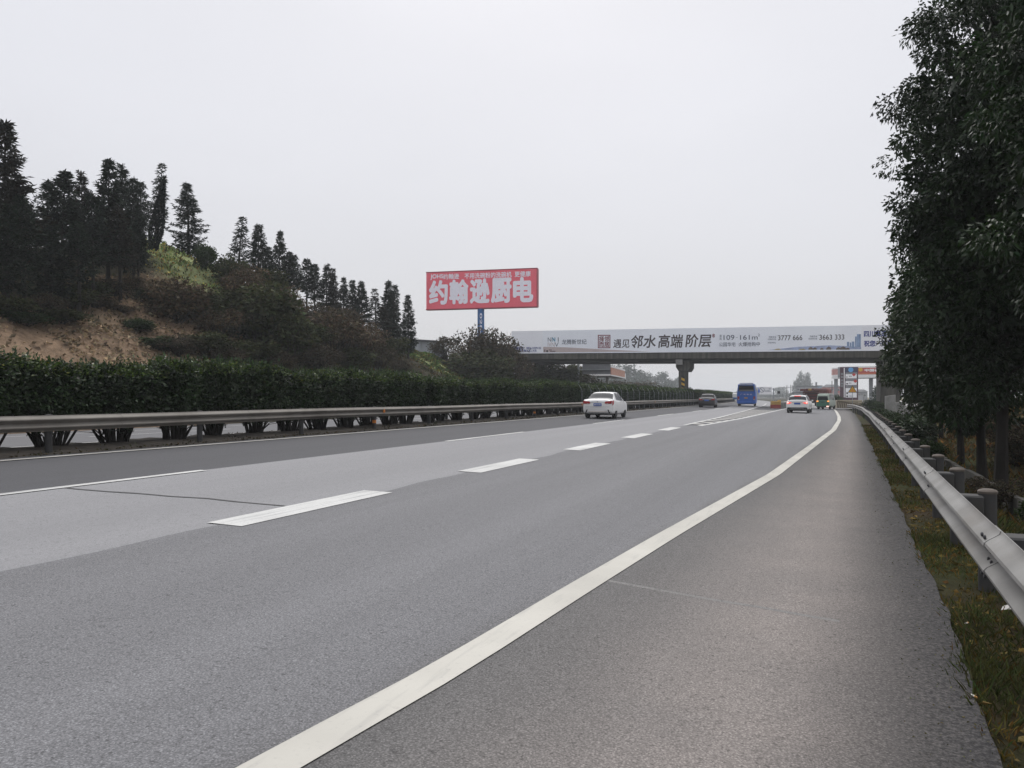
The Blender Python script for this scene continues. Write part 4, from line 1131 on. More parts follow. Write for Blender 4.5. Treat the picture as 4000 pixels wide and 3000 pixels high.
def lettering(body, mat, parent, x0, x1, z0, z1, y=0.0, bold=0.0, shear=0.0, slope=0.0, name='lettering', vertical=False, keep=False):
    """print the words into the rectangle x0..x1, z0..z1 of a panel whose face looks along -y"""
    me = text_mesh(body, 0.0, shear)
    co = np.empty(len(me.vertices) * 3, np.float32); me.vertices.foreach_get('co', co); co = co.reshape(-1, 3)
    lo, hi = co.min(0), co.max(0)
    fx = (co[:, 0] - lo[0]) / (hi[0] - lo[0]); fz = (co[:, 1] - lo[1]) / max(1e-6, hi[1] - lo[1])
    if vertical: fx, fz = fz, 1 - fx
    x = x0 + fx * (x1 - x0)
    out = np.stack([x, np.full(len(x), y), z0 + fz * (z1 - z0) + slope * x], 1)
    if bold > 0:                                       # heavier strokes: the print repeated with tiny shifts, each a hair in front of the last
        px = bold * (x1 - x0) / max(1e-6, (hi[0] - lo[0]) if not vertical else (hi[1] - lo[1])); pz = bold * (z1 - z0) / max(1e-6, (hi[1] - lo[1]) if not vertical else (hi[0] - lo[0]))
        fs = [tuple(p.vertices) for p in me.polygons]; vs, ff = [], []
        sh = [(0, 0), (1, 0), (-1, 0), (0, 1), (0, -1), (.7, .7), (-.7, .7), (.7, -.7), (-.7, -.7)]
        for i, (a, b) in enumerate(sh):
            n0 = len(vs); q = out + np.array([a * px, -0.0006 * i, b * pz]); vs += [tuple(p) for p in q]; ff += [tuple(j + n0 for j in f) for f in fs]
        bpy.data.meshes.remove(me); me = bpy.data.meshes.new('lettering'); me.from_pydata(vs, [], ff); me.update()
    else:
        me.vertices.foreach_set('co', np.ascontiguousarray(out, np.float32).ravel()); me.update(); me.materials.clear()
    me['_ok'] = 1
    return link(name, me, mat, parent, fix=False)

# ------------------------------------------------------------------ roadside billboard
BL, BR = at(1665, 1062, 127.7), at(2097, 1049, 123.4)
bw = (BR - BL).xy.length; brz = math.atan2(BR.y - BL.y, BR.x - BL.x)
bz0 = 15.75; bh = 6.0
bill = empty('billboard', (BL.x, BL.y, 0), brz, label='huge red single-pole billboard with white Chinese lettering above the left bank', cat='billboard')
MB().bbox(0, bw, 0, 0.9, bz0, bz0 + bh, 0.04).build('panel', M['board_red'], bill)
tr = MB()
tr.box(-.06, bw + .06, -.05, .95, bz0 - .14, bz0 - .003).box(-.06, bw + .06, -.05, .95, bz0 + bh + .003, bz0 + bh + .10).box(bw + .003, bw + .12, -.05, .95, bz0, bz0 + bh)
tr.build('frame', M['board_trim'], bill)
px_ = bw * (1879 - 1665) / 432.0
gz = float(G(BL.x + px_ * math.cos(brz), BL.y))
MB().tube((px_, .5, gz - 1), (px_, .5, bz0 - .145), 0.62, 0.55, 20).build('pole', M['pole_blue'], bill, smooth=True)
lettering('028-2', M['board_letter'], bill, px_ - .0, px_ + .36, bz0 - 5.2, bz0 - .9, y=-0.14, bold=0.01, vertical=True)
def bl(s, fx0, fx1, fz0, fz1, bold, mat='board_letter'):
    return lettering(s, M[mat], bill, fx0 * bw, fx1 * bw, bz0 + (1 - fz1) * bh, bz0 + (1 - fz0) * bh, y=-0.012, bold=bold)
bl('JOHS', .040, .158, .055, .20, .028); bl('约翰逊', .160, .303, .055, .20, .022)
bl('不用洗碗粉的洗碗机', .355, .778, .06, .205, .020); bl('更健康', .806, .946, .06, .205, .020)
for s, a, b in (('约', 220, 410), ('翰', 443, 635), ('逊', 667, 862), ('厨', 895, 1096), ('电', 1130, 1323)):
    bl(s, (a - 180) / 1190, (b - 180) / 1190, .245, .855, .045)

# ------------------------------------------------------------------ overpass
BX0, BX1 = -44.0, 16.0
ba = math.atan(0.07)
bo = (-16.0, 98.0)
ov = empty('overpass', (bo[0], bo[1], 0), ba, label='concrete overpass carrying the long advertising banners across the motorway', cat='bridge')
dz_ = -0.0095
def slab(x0, x1, y0, y1, z0, z1, name, mat, n=10):
    mb = MB(); xs = np.linspace(x0, x1, n + 1)
    for a, b in zip(xs[:-1], xs[1:]):
        mb.add([(a, y0, z0 + dz_*a), (b, y0, z0 + dz_*b), (b, y1, z0 + dz_*b), (a, y1, z0 + dz_*a), (a, y0, z1 + dz_*a), (b, y0, z1 + dz_*b), (b, y1, z1 + dz_*b), (a, y1, z1 + dz_*a)],
               [(0,3,2,1),(4,5,6,7),(0,1,5,4),(2,3,7,6)] + ([(3,0,4,7)] if a == xs[0] else []) + ([(1,2,6,5)] if b == xs[-1] else []))
    return mb.build(name, mat, ov)
DZ = 7.02                                              # banner foot above the motorway at the pier
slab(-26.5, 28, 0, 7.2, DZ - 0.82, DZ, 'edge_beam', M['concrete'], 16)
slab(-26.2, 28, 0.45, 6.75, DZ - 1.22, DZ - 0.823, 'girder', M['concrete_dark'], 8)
slab(-26.4, 28, 0.2, 0.45, DZ + 0.003, DZ + 0.9, 'parapet', M['concrete'], 12)
# pier in the median: flared head, bearing block, column and hazard plate
pc = at(2667, 1500, 97.3); pl = Matrix.Rotation(-ba, 3, 'Z') @ (Vector((pc.x, pc.y, 0)) - Vector((bo[0], bo[1], 0)))
pxx = pl.x
pier = empty('pier', (pxx, 0, 0), 0, parent=ov)
hb = DZ - 1.226
MB().prism([(-.88, hb), (.88, hb), (.88, hb - .62), (.58, hb - 1.12), (-.58, hb - 1.12), (-.88, hb - .62)], 'y', .55, 6.6).build('pier_head', M['concrete'], pier)
MB().bbox(-.86, -.02, .1, .547, hb - .35, hb + .30, .03).build('bearing_block', M['concrete_light'], pier)
MB().bbox(-.56, .56, .75, 1.95, -.3, hb - 1.123, .06).build('column', M['concrete'], pier)
hz = MB(); hk = MB()
for k in range(7):
    z0 = 2.05 + .30 * k
    (hz if k % 2 else hk).prism([(-.20, z0), (.18, z0 - .18), (.18, z0 + .12), (-.20, z0 + .30)], 'y', .735, .747)
hz.build('hazard_stripe', M['hazard_yellow'], pier); hk.build('hazard_plate', M['hazard_black'], pier)
# raking leg at the right end
rl = at(3447, 1480, 91.5); ll = Matrix.Rotation(-ba, 3, 'Z') @ (Vector((rl.x, rl.y, 0)) - Vector((bo[0], bo[1], 0)))
MB().add([(ll.x - .45, 1.2, -.5), (ll.x + 1.5, 1.2, -.5), (ll.x + 2.6, .6, DZ - 1.45), (ll.x - .05, .6, DZ - 1.45), (ll.x - .45, 3.2, -.5), (ll.x + 1.5, 3.2, -.5), (ll.x + 2.6, 6.4, DZ - 1.45), (ll.x - .05, 6.4, DZ - 1.45)],
         [(0,3,2,1),(4,5,6,7),(0,1,5,4),(1,2,6,5),(2,3,7,6),(3,0,4,7)]).build('raking_leg', M['concrete'], ov)
MB().box(-27.5, -24.5, .6, 6.6, -1, DZ - 1.24).build('abutment', M['concrete_dark'], ov)

def bloc(u):
    """position along the deck that the sight line through column u meets"""
    r = ray(u, 1300); c, s = math.cos(ba), math.sin(ba); yy = -0.10
    # point on line: bo + x*(c,s) + yy*(-s,c)
    ox, oy = bo[0] - yy * s, bo[1] + yy * c
    den = r[0] * s - r[1] * c
    t = (ox * s - oy * c) / den
    X, Y = r[0] * t, r[1] * t
    return (X - ox) * c + (Y - oy) * s, t
def bz_(u, v): x, t = bloc(u); return CAMH + ray(u, v)[2] * t
BT = DZ + 2.92
def banner(name, u0, u1, mat, label, gap=0.0):
    x0, x1 = bloc(u0)[0], bloc(u1)[0]
    b = empty(name, (bo[0], bo[1], 0), ba, label=label, cat='banner', group='advertising banners on the overpass')
    mb = MB(); y0 = -0.085
    z0a, z0b, z1a, z1b = DZ + dz_*x0 - .06, DZ + dz_*x1 - .06, BT + dz_*x0, BT + dz_*x1
    mb.add([(x0 + gap, y0, z0a), (x1, y0, z0b), (x1, -.004, z0b), (x0 + gap, -.004, z0a), (x0 + gap, y0, z1a), (x1, y0, z1b), (x1, -.004, z1b), (x0 + gap, -.004, z1a)],
           [(0,3,2,1),(4,5,6,7),(0,1,5,4),(1,2,6,5),(2,3,7,6),(3,0,4,7)])
    mb.build('sheet', mat, b)
    return b
def prt(b, s, mat, u0, v0, u1, v1, bold=0.0, shear=0.0, name='lettering', vertical=False):
    x0, x1 = bloc(u0)[0], bloc(u1)[0]; um = (u0 + u1) / 2
    return lettering(s, M[mat], b, x0, x1, bz_(um, v1) - dz_ * (x0 + x1) / 2, bz_(um, v0) - dz_ * (x0 + x1) / 2, y=-0.10, bold=bold, shear=shear, slope=dz_, name=name, vertical=vertical)
def pol(b, pts, mat, name, y=-0.098):
    mb = MB(); q = []
    for u, v in pts: q.append((bloc(u)[0], bz_(u, v)))
    mb.prism(q, 'y', y, y + 0.008); return mb.build(name, M[mat], b)
z5 = lambda x, y: (1960 + x * .36166, 1260 + y * .36166)
z6 = lambda x, y: (2700 + x * .36166, 1260 + y * .36166)
b1_ = banner('banner', 1998, 2119, M['print_white'], 'white banner with a blue telephone number at the left end of the overpass')
prt(b1_, '报警电话：0826-3239122', 'print_navy', *z5(130, 260), *z5(425, 290), bold=.022)
prt(b1_, '高速交警达渝二大队', 'print_navy', *z5(172, 292), *z5(378, 316), bold=.022)
b2_ = banner('banner', 2119, 3366, M['print_grey'], 'long pale blue-grey housing advertisement banner in the middle of the overpass', gap=.012)
prt(b2_, 'NN', 'print_slate', *z5(497, 160), *z5(575, 206), name='emblem'); prt(b2_, 'I', 'print_slate', *z5(606, 160), *z5(614, 206), name='emblem')
prt(b2_, 'N', 'print_cyan', *z5(550, 160), *z5(578, 206), bold=.01, name='emblem')
prt(b2_, 'IVN', 'print_rose', *z5(497, 214), *z5(570, 262), name='emblem'); prt(b2_, 'V', 'print_slate', *z5(572, 214), *z5(614, 262), name='emblem')
prt(b2_, '龙腾新世纪', 'print_slate', *z5(648, 181), *z5(915, 235), bold=.006)
o_, i_ = [z5(1038, 133), z5(1173, 133), z5(1173, 277), z5(1038, 277)], None
for q in ([(1038, 133), (1173, 133), (1173, 142), (1038, 142)], [(1038, 268), (1173, 268), (1173, 277), (1038, 277)], [(1038, 142), (1047, 142), (1047, 268), (1038, 268)], [(1164, 142), (1173, 142), (1173, 268), (1164, 268)]):
    pol(b2_, [z5(*p) for p in q], 'print_maroon', 'seal_border')
prt(b2_, '择邻', 'print_maroon', *z5(1052, 148), *z5(1160, 203), bold=.02); prt(b2_, '而居', 'print_maroon', *z5(1052, 208), *z5(1160, 263), bold=.02)
prt(b2_, '遇见', 'print_ink', *z5(1203, 182), *z5(1378, 272), bold=.012, shear=.12)
prt(b2_, '邻水', 'print_ink', *z5(1398, 138), *z5(1660, 272), bold=.018, shear=.15)
prt(b2_, '高端', 'print_ink', *z5(1692, 130), *z5(1955, 270), bold=.018, shear=.12)
prt(b2_, '阶层', 'print_ink', *z5(1985, 126), *z6(215, 264), bold=.018, shear=.12)
prt(b2_, '®', 'print_maroon', *z6(228, 122), *z6(256, 160), bold=.03)
prt(b2_, '建', 'print_slate', *z6(306, 130), *z6(329, 156)); prt(b2_, '面', 'print_slate', *z6(306, 162), *z6(329, 187))
prt(b2_, '109', 'print_slate', *z6(350, 134), *z6(466, 187), bold=.004); prt(b2_, '-', 'print_slate', *z6(482, 160), *z6(503, 163))
prt(b2_, '161m', 'print_slate', *z6(528, 134), *z6(718, 185), bold=.004); prt(b2_, '2', 'print_slate', *z6(722, 119), *z6(740, 148), bold=.004)
prt(b2_, '公园华宅', 'print_slate', *z6(301, 213), *z6(478, 258), bold=.006); prt(b2_, '火爆抢购中', 'print_slate', *z6(512, 209), *z6(741, 256), bold=.006)
prt(b2_, '0826', 'print_slate', *z6(838, 146), *z6(918, 164)); prt(b2_, '-', 'print_slate', *z6(922, 141), *z6(934, 144))
prt(b2_, '3777 666', 'print_ink', *z6(938, 137), *z6(1200, 191), bold=.004)
prt(b2_, '招商热线', 'print_slate', *z6(826, 171), *z6(917, 190)); prt(b2_, '项目地址', 'print_slate', *z6(826, 208), *z6(915, 226))
prt(b2_, '0826', 'print_slate', *z6(1282, 140), *z6(1360, 158)); prt(b2_, '-', 'print_slate', *z6(1366, 135), *z6(1378, 138))
prt(b2_, '3663 333', 'print_ink', *z6(1385, 130), *z6(1653, 185), bold=.004)
prt(b2_, '招商热线', 'print_slate', *z6(1268, 165), *z6(1361, 184))
for x0, y0, x1, y1 in ((1790, 125, 1832, 262), (1770, 150, 1788, 262), (1735, 205, 1762, 275), (1682, 208, 1706, 258), (1712, 216, 1730, 262)):
    pol(b2_, [z6(x0, y1), z6(x1, y1), z6(x1, y0), z6(x0, y0)], 'print_tower', 'printed_tower')
for cx_, w_, h_ in ((1290, 26, 30), (1335, 22, 26), (1410, 20, 20), (1485, 28, 34), (1590, 26, 28), (1640, 34, 36), (1690, 24, 22)):
    pol(b2_, [z6(cx_ - w_, 293), z6(cx_ + w_, 292), z6(cx_ + w_ * .8, 292 - h_ * .7), z6(cx_, 292 - h_), z6(cx_ - w_ * .8, 292 - h_ * .6)], 'print_brown', 'printed_tree')
for x0, x1, y0, y1 in ((460, 470, 290, 318), (480, 500, 298, 320), (508, 540, 292, 300), (520, 580, 306, 314)):
    pol(b2_, [z5(x0, y1), z5(x1, y1), z5(x1, y0), z5(x0, y0)], 'print_ink', 'printed_house')
for cx_ in (935, 1200): pol(b2_, [z6(cx_ - 45, 297), z6(cx_ + 40, 296), z6(cx_ + 15, 280), z6(cx_ - 20, 284)], 'print_yellow', 'printed_flower')
pol(b2_, [z6(830, 297), z6(1835, 288), z6(1835, 262), z6(1500, 246), z6(1150, 262)], 'print_blue', 'printed_ground', y=-0.094)
pol(b2_, [z5(448, 322), z5(1600, 312), z5(1300, 300), z5(700, 268), z5(448, 262)], 'print_rose', 'printed_ground', y=-0.094)
b3_ = banner('banner', 3366, 3720, M['print_white'], 'white banner with bold blue characters at the tree-covered right end of the overpass', gap=.012)
prt(b3_, '四川高速公路', 'print_navy', *z6(1867, 86), *z6(2240, 152), bold=.03); prt(b3_, '祝您一路平安', 'print_navy', *z6(1867, 193), *z6(2240, 256), bold=.03)

# retaining slabs by the leg
wall = empty('retaining_wall', (0, 0, 0), label='stepped row of pale concrete slabs under the trees by the right end of the overpass', cat='wall')
for k, (u0, u1, vt) in enumerate(((3460, 3499, 1545), (3501, 3538, 1570), (3540, 3566, 1590), (3580, 3600, 1590))):
    a, b = at(u0, vt, 66 - 1.5 * k), at(u1, vt, 66 - 1.5 * k)
    d = (b - a); n_ = Vector((-d.y, d.x, 0)).normalized() * .18
    mb = MB().add([(a.x, a.y, -.4), (b.x, b.y, -.4), (b.x + n_.x, b.y + n_.y, -.4), (a.x + n_.x, a.y + n_.y, -.4), (a.x, a.y, a.z - .06), (b.x, b.y, a.z + .06), (b.x + n_.x, b.y + n_.y, a.z + .06), (a.x + n_.x, a.y + n_.y, a.z - .06)],
                  [(0,3,2,1),(4,5,6,7),(0,1,5,4),(1,2,6,5),(2,3,7,6),(3,0,4,7)])
    mb.build('slab', M['concrete_light'], wall)

# ------------------------------------------------------------------ wire fence before the hedge
fence = empty('wire_fence', (0, 0, 0), label='thin wire mesh fence with bent-topped posts before the hedge near the pier', cat='fence')
fpost = MB().path([Vector((0, 0, -.1)), Vector((0, 0, 1.45)), Vector((-.05, -.05, 1.62)), Vector((-.16, -.22, 1.86))], [.016, .016, .015, .012], 6).mesh('fence_post')
fy = [48.4 + 2.2 * k for k in range(24)]
for y in fy:
    o = link('fence_post', fpost, M['galv_pole'], fence); o.location = (-14.28 + float(off(y)), y, .38)
for y0, y1 in zip(fy[:-1], fy[1:]):
    mb = MB(); xa, xb = -14.28 + float(off(y0)), -14.28 + float(off(y1))
    for k in range(8): mb.tube((xa, y0, .62 + .17 * k), (xb, y1, .62 + .17 * k), .004, n=3, cap=False)
    for k in range(1, 8):
        s = k / 8; mb.tube((xa + (xb - xa) * s, y0 + (y1 - y0) * s, .6), (xa + (xb - xa) * s, y0 + (y1 - y0) * s, 1.84), .003, n=3, cap=False)
    mb.build('mesh_panel', M['wire'], fence, fix=False)

# ------------------------------------------------------------------ left side: shed, sign back, filling-station canopy
a, b = at(1560, 1330, 112), at(1745, 1322, 118)
srz = math.atan2(b.y - a.y, b.x - a.x); sw = (b - a).xy.length
shed = empty('shed', (a.x, a.y, 6.4), srz, label='pale weathered metal shed half hidden behind the bushes left of the overpass', cat='shed')
mb = MB()
for k in range(int(sw / .55)):
    x = k * .55; mb.box(x, x + .545, -.02 - .03 * (k % 2), 6, -2.5, 3.2)
mb.build('wall', M['shed_wall'], shed)
MB().prism([(-.3, 3.2), (sw + .3, 3.2), (sw + .3, 3.42), (-.3, 3.42)], 'y', -.35, 6.2).build('roof', M['roof_dark'], shed)

p = at(2260, 1500, 110); gz = float(G(p.x, p.y))
sg = empty('road_sign', (p.x, p.y, gz), YAW + .05, label='grey back of a large road sign on a pole left of the pier', cat='sign')
top = at(2260, 1398, 110).z - gz; bot = at(2260, 1461, 110).z - gz
k = 110 / FPX
MB().tube((0, 0, -.5), (0, 0, top + .1), .13, n=12).build('pole', M['galv_pole'], sg, smooth=True)
MB().bbox(16 * k, 127 * k, .14, .22, bot, top + .15, .01).build('board', M['sign_back'], sg)
mb = MB()
for vv in (1444, 1416):
    z = at(2260, vv, 110).z - gz; mb.box(.02, 126 * k, -.04, .13, z - .07, z + .07)
mb.build('brace', M['galv_pole'], sg)

a, b = at(2388, 1428, 150), at(2441, 1447, 172)
crz = math.atan2(b.y - a.y, b.x - a.x); cl = (b - a).xy.length
can = empty('filling_station', (a.x, a.y, 0), crz, label='filling-station canopy with a faded orange fascia behind the left carriageway', cat='filling station')
z0, z1 = 5.55, 7.4
MB().box(0, cl, .15, 26, z0 + .1, z1 - .05).build('canopy_roof', M['canopy_grey'], can)
MB().box(-.05, cl + .05, -.02, .147, z0 + .12, z1 - .35).build('fascia', M['canopy_orange'], can)
mb = MB().box(-.08, cl + .08, -.05, .147, z0 - .12, z0 + .117).box(-.08, cl + .08, -.05, .147, z1 - .347, z1)
mb.box(-.05, -.003, .15, 26, z0 - .1, z1)
mb.build('fascia_trim', M['canopy_white'], can)
for x, y in ((2.0, 3.5), (cl - 3, 3.5), (2.0, 18), (cl - 3, 18)):
    MB().bbox(x - .3, x + .3, y - .3, y + .3, -1, z0 + .097, .03).build('column', M['canopy_white'], can)
MB().bbox(4, cl - 4, 9, 11, -.5, 2.4, .05).build('kiosk', M['panel_white'], can)
MB().box(cl + .08, cl + 3.4, .2, 3.0, z0 - .1, z0 + 1.05).build('side_board', M['panel_white'], can)

# ------------------------------------------------------------------ right side: pylon, canopy, barriers, buildings
p = at(3281, 1568, 150)
py_ = empty('service_sign', (p.x, p.y, 0), YAW - .42, label='tall maroon service-area pylon with white direction panels behind the barrier', cat='sign')
k = 150 / FPX
def pz(v): return at(3281, v, 150).z
def pu(u): return (u - 3281) * k
MB().bbox(0, pu(3346), 0, .7, -.3, pz(1434), .03).build('pylon_body', M['pylon_maroon'], py_)
MB().box(pu(3300), pu(3344), -.03, -.003, pz(1455), pz(1435)).build('head_panel', M['pylon_navy'], py_)
c = MB().lathe((pu(3320), -.035, pz(1445)), [(.45, -.02), (.45, .0)], 20, 'y'); c.build('round_logo', M['logo_blue'], py_)
MB().box(pu(3295), pu(3298), -.05, -.003, pz(1552), pz(1437)).build('white_strip', M['panel_white'], py_)
for v0, v1 in ((1462, 1478), (1489, 1504), (1516, 1553)):
    MB().box(pu(3301), pu(3341), -.04, -.003, pz(v1), pz(v0)).build('direction_panel', M['panel_white'], py_)
for v0, v1 in ((1455.2, 1461.5), (1478.5, 1488.5), (1504.5, 1515.5)):
    MB().box(pu(3301), pu(3343), -.03, -.003, pz(v1), pz(v0)).build('grey_panel', M['grey_wall'], py_)
for v0 in (1457, 1469, 1482, 1494, 1504):
    MB().box(pu(3284), pu(3293), -.03, -.003, pz(v0 + 8), pz(v0)).build('character_plate', M['grey_wall'], py_)
for u, v in ((3331, 1464), (3336, 1489)):
    MB().prism([(pu(u) - .36, pz(v)), (pu(u), pz(v + 7)), (pu(u) + .36, pz(v)), (pu(u), pz(v - 7))], 'y', -.07, -.042).build('red_arrow', M['sign_red'], py_)
for u, v, w, h in ((3306, 1473, 3, 5), (3307, 1499, 6, 5), (3307, 1536, 6, 7), (3307, 1548, 6, 6)):
    MB().box(pu(u - w / 2), pu(u + w / 2), -.05, -.042, pz(v + h / 2), pz(v - h / 2)).build('pictogram', M['bolt'], py_)
for s, u0, u1, v in (('加油', 3313, 3323, 1470), ('停车', 3313, 3322, 1497), ('出口', 3315, 3324, 1547)):
    lettering(s, M['print_slate'], py_, pu(u0), pu(u1), pz(v + 2.5), pz(v - 2.5), y=-.045, bold=.02)

a = at(3342, 1437, 178)
cs_ = empty('filling_station', (a.x, a.y, 0), -.02, label='large filling-station canopy with a red fascia right of the maroon pylon', cat='filling station')
k = 178 / FPX
def qz(v): return at(3342, v, 178).z
w_l = (3254 - 3342) * k; w_r = 14.0
MB().box(w_l + 1.4, w_r, .2, 16, qz(1474), qz(1433)).build('canopy_roof', M['canopy_grey'], cs_)
MB().box(-3.2, w_r, -.06, .197, qz(1463), qz(1437)).build('fascia', M['canopy_red'], cs_)
MB().box(-3.2, w_r, -.09, -.063, qz(1459.5), qz(1458)).build('fascia_stripe', M['orange_stripe'], cs_)
MB().box(-3.2, w_r, -.08, .197, qz(1476), qz(1463.2)).box(-3.2, w_r, -.03, .197, qz(1436.8), qz(1431)).build('fascia_trim', M['canopy_white'], cs_)
mb = MB()
cv = [(-3.2, 0.0), (w_l + 1.6, 2.2), (w_l + .3, 4.2), (w_l, 7.0), (w_l, 16)]
for (x0, y0), (x1, y1) in zip(cv[:-1], cv[1:]):
    mb.add([(x0, y0, qz(1462)), (x1, y1, qz(1462)), (x1, y1, qz(1439)), (x0, y0, qz(1439))], [(0, 1, 2, 3)])
mb.build('side_fascia', material('pale_red_panel', (0.44, 0.22, 0.20), .6), cs_)
mb = MB()
for (x0, y0), (x1, y1) in zip(cv[:-1], cv[1:]):
    mb.add([(x0, y0, qz(1478)), (x1, y1, qz(1478)), (x1, y1, qz(1462.3)), (x0, y0, qz(1462.3))], [(0, 1, 2, 3)])
    mb.add([(x0, y0, qz(1438.8)), (x1, y1, qz(1438.8)), (x1, y1, qz(1434)), (x0, y0, qz(1434))], [(0, 1, 2, 3)])
mb.build('side_trim', M['canopy_white'], cs_)
MB().lathe((1.05, -.10, qz(1444)), [(.44, -.02), (.44, .015)], 18, 'y').build('emblem', M['hazard_yellow'], cs_)
lettering('中国石油', M['panel_white'], cs_, (3375 - 3342) * k, (3442 - 3342) * k, qz(1452), qz(1441.5), y=-.085, bold=.035)
for u in (3399, 3271, 3480):
    x = (u - 3342) * k; MB().bbox(x - .42, x + .42, 4, 4.84, -.3, qz(1474) - .003, .05).build('column', M['canopy_grey'], cs_)
for u in (3362, 3420):
    x = (u - 3342) * k; MB().bbox(x - .5, x + .5, 7, 7.8, -.1, 1.8, .08).build('fuel_pump', M['panel_white'], cs_)

# warning triangle
p = at(3330, 1524, 86); gz = float(G(p.x, p.y)) - .05
wt = empty('warning_sign', (p.x, p.y, gz), .05, label='yellow triangular warning sign with black border on a slim post by the barrier end', cat='sign')
zc = p.z - gz; s = .47
def tri(r): return [(-r, -r * .577), (r, -r * .577), (0, r * 1.155)]
MB().prism([(x, z + zc) for x, z in tri(s)], 'y', -.02, 0.0).build('border', M['hazard_black'], wt)
MB().prism([(x, z + zc) for x, z in tri(s * .80)], 'y', -.028, -.0205).build('face', M['sign_yellow'], wt)
MB().lathe((0, -.03, zc - .06), [(.13, -.004), (.13, .001)], 12, 'y').build('symbol', M['orange_stripe'], wt)
MB().tube((0, .045, -.5), (0, .045, zc + .2), .035, n=10).build('post', M['galv_pole'], wt, smooth=True)

# cream barrier blocks at the nose by the pylon
a = at(3271, 1592, 100); k = 100 / FPX
bb = empty('concrete_barrier', (a.x, a.y, 0), .30, label='cream concrete barrier with slanted dark stripes below the maroon pylon', cat='barrier')
MB().prism([(0, -.1), (2.6, -.1), (2.3, .55), (.15, .95), (0, .95)], 'y', 0, .25).build('striped_wing', M['barrier_tan'], bb)
mb = MB()
for i in range(8): mb.prism([(.2 + .27 * i, .02), (.32 + .27 * i, .02), (.22 + .27 * i, .72 - .035 * i), (.10 + .27 * i, .72 - .035 * i)], 'y', -.012, -.002)
mb.build('stripe', M['barrier_cream'], bb)
MB().bbox(0, 3.2, .26, .8, -.1, 1.0, .05).build('block', M['barrier_cream'], bb)
MB().bbox(2.65, 3.3, -.1, .25, -.1, .75, .05).build('end_block', M['barrier_cream'], bb)

# yellow crash cushion at the gore nose and the barrier behind it
a = at(3012, 1594, 88)
cc = empty('crash_cushion', (a.x, a.y, float(zr(a.x, a.y))), .12, label='yellow crash cushion with a dark red foot at the nose of the slip road', cat='barrier')
MB().bbox(0, 1.05, 0, 1.6, 0, .42, .04).build('foot', M['cushion_red'], cc)
for i in range(3): MB().bbox(.02 + .0 * i, 1.03, .03, 1.57, .425 + .135 * i, .545 + .135 * i, .03).build('rail', M['cushion_yellow'], cc)
MB().bbox(.80, 1.10, .6, 1.8, .423, .95, .05).build('drum', M['cushion_yellow'], cc)
nb = empty('concrete_barrier', (0, 0, 0), label='low pale barrier behind the yellow crash cushion', cat='barrier')
for i in range(5):
    q = at(3048 + 9 * i, 1590, 96 + 5 * i); MB().bbox(q.x - .5, q.x + .5, q.y - .3, q.y + 4, 0, .75, .06).build('block', M['concrete_light'], nb)

# no-entry direction sign on a mast and a small round signal
p = at(3022, 1575, 122); k = 122 / FPX; z_ = lambda v: at(3022, v, 122).z
ds = empty('direction_sign', (p.x, p.y, 0), YAW - .35, label='white rectangular direction sign with a crossed circle on a mast beyond the bus', cat='sign')
MB().tube((0, .08, -.2), (0, .08, z_(1516)), .09, n=10).build('mast', M['galv_pole'], ds, smooth=True)
MB().bbox(-54 * k, -6 * k, -.05, 0, z_(1541), z_(1511), .01).build('panel', M['panel_white'], ds)
MB().box(-8 * k, 0, 0.003, .07, z_(1521), z_(1518)).box(-8 * k, 0, .003, .07, z_(1537), z_(1534)).build('bracket', M['galv_pole'], ds)
ring = MB()
for i in range(20):
    a0, a1 = 6.2832 * i / 20, 6.2832 * (i + 1) / 20; c0 = (-43.5 * k, z_(1523)); r0, r1 = .33, .40
    ring.prism([(c0[0] + r0 * math.cos(a0), c0[1] + r0 * math.sin(a0)), (c0[0] + r1 * math.cos(a0), c0[1] + r1 * math.sin(a0)), (c0[0] + r1 * math.cos(a1), c0[1] + r1 * math.sin(a1)), (c0[0] + r0 * math.cos(a1), c0[1] + r0 * math.sin(a1))], 'y', -.065, -.053)
c0 = (-43.5 * k, z_(1523))
ring.prism([(c0[0] - .26, c0[1] + .20), (c0[0] - .20, c0[1] + .26), (c0[0] + .26, c0[1] - .20), (c0[0] + .20, c0[1] - .26)], 'y', -.066, -.053)
ring.build('symbol', M['print_slate'], ds)
lettering('一 定', M['print_slate'], ds, -31 * k, -10 * k, z_(1521), z_(1516), y=-.055, bold=.02); lettering('车距确认', M['print_slate'], ds, -33 * k, -9 * k, z_(1530), z_(1525), y=-.055, bold=.02)
p = at(3042, 1572, 118); z2 = lambda v: at(3042, v, 118).z
sgn = empty('signal_lamp', (p.x, p.y, 0), 0, label='small black round signal on a thin post right of the white direction sign', cat='signal')
MB().tube((0, .1, -.2), (0, .1, z2(1533)), .035, n=8).build('post', M['galv_pole'], sgn)
MB().bbox(-.2, .2, -.05, .06, z2(1538), z2(1528), .03).build('head', M['hazard_black'], sgn)

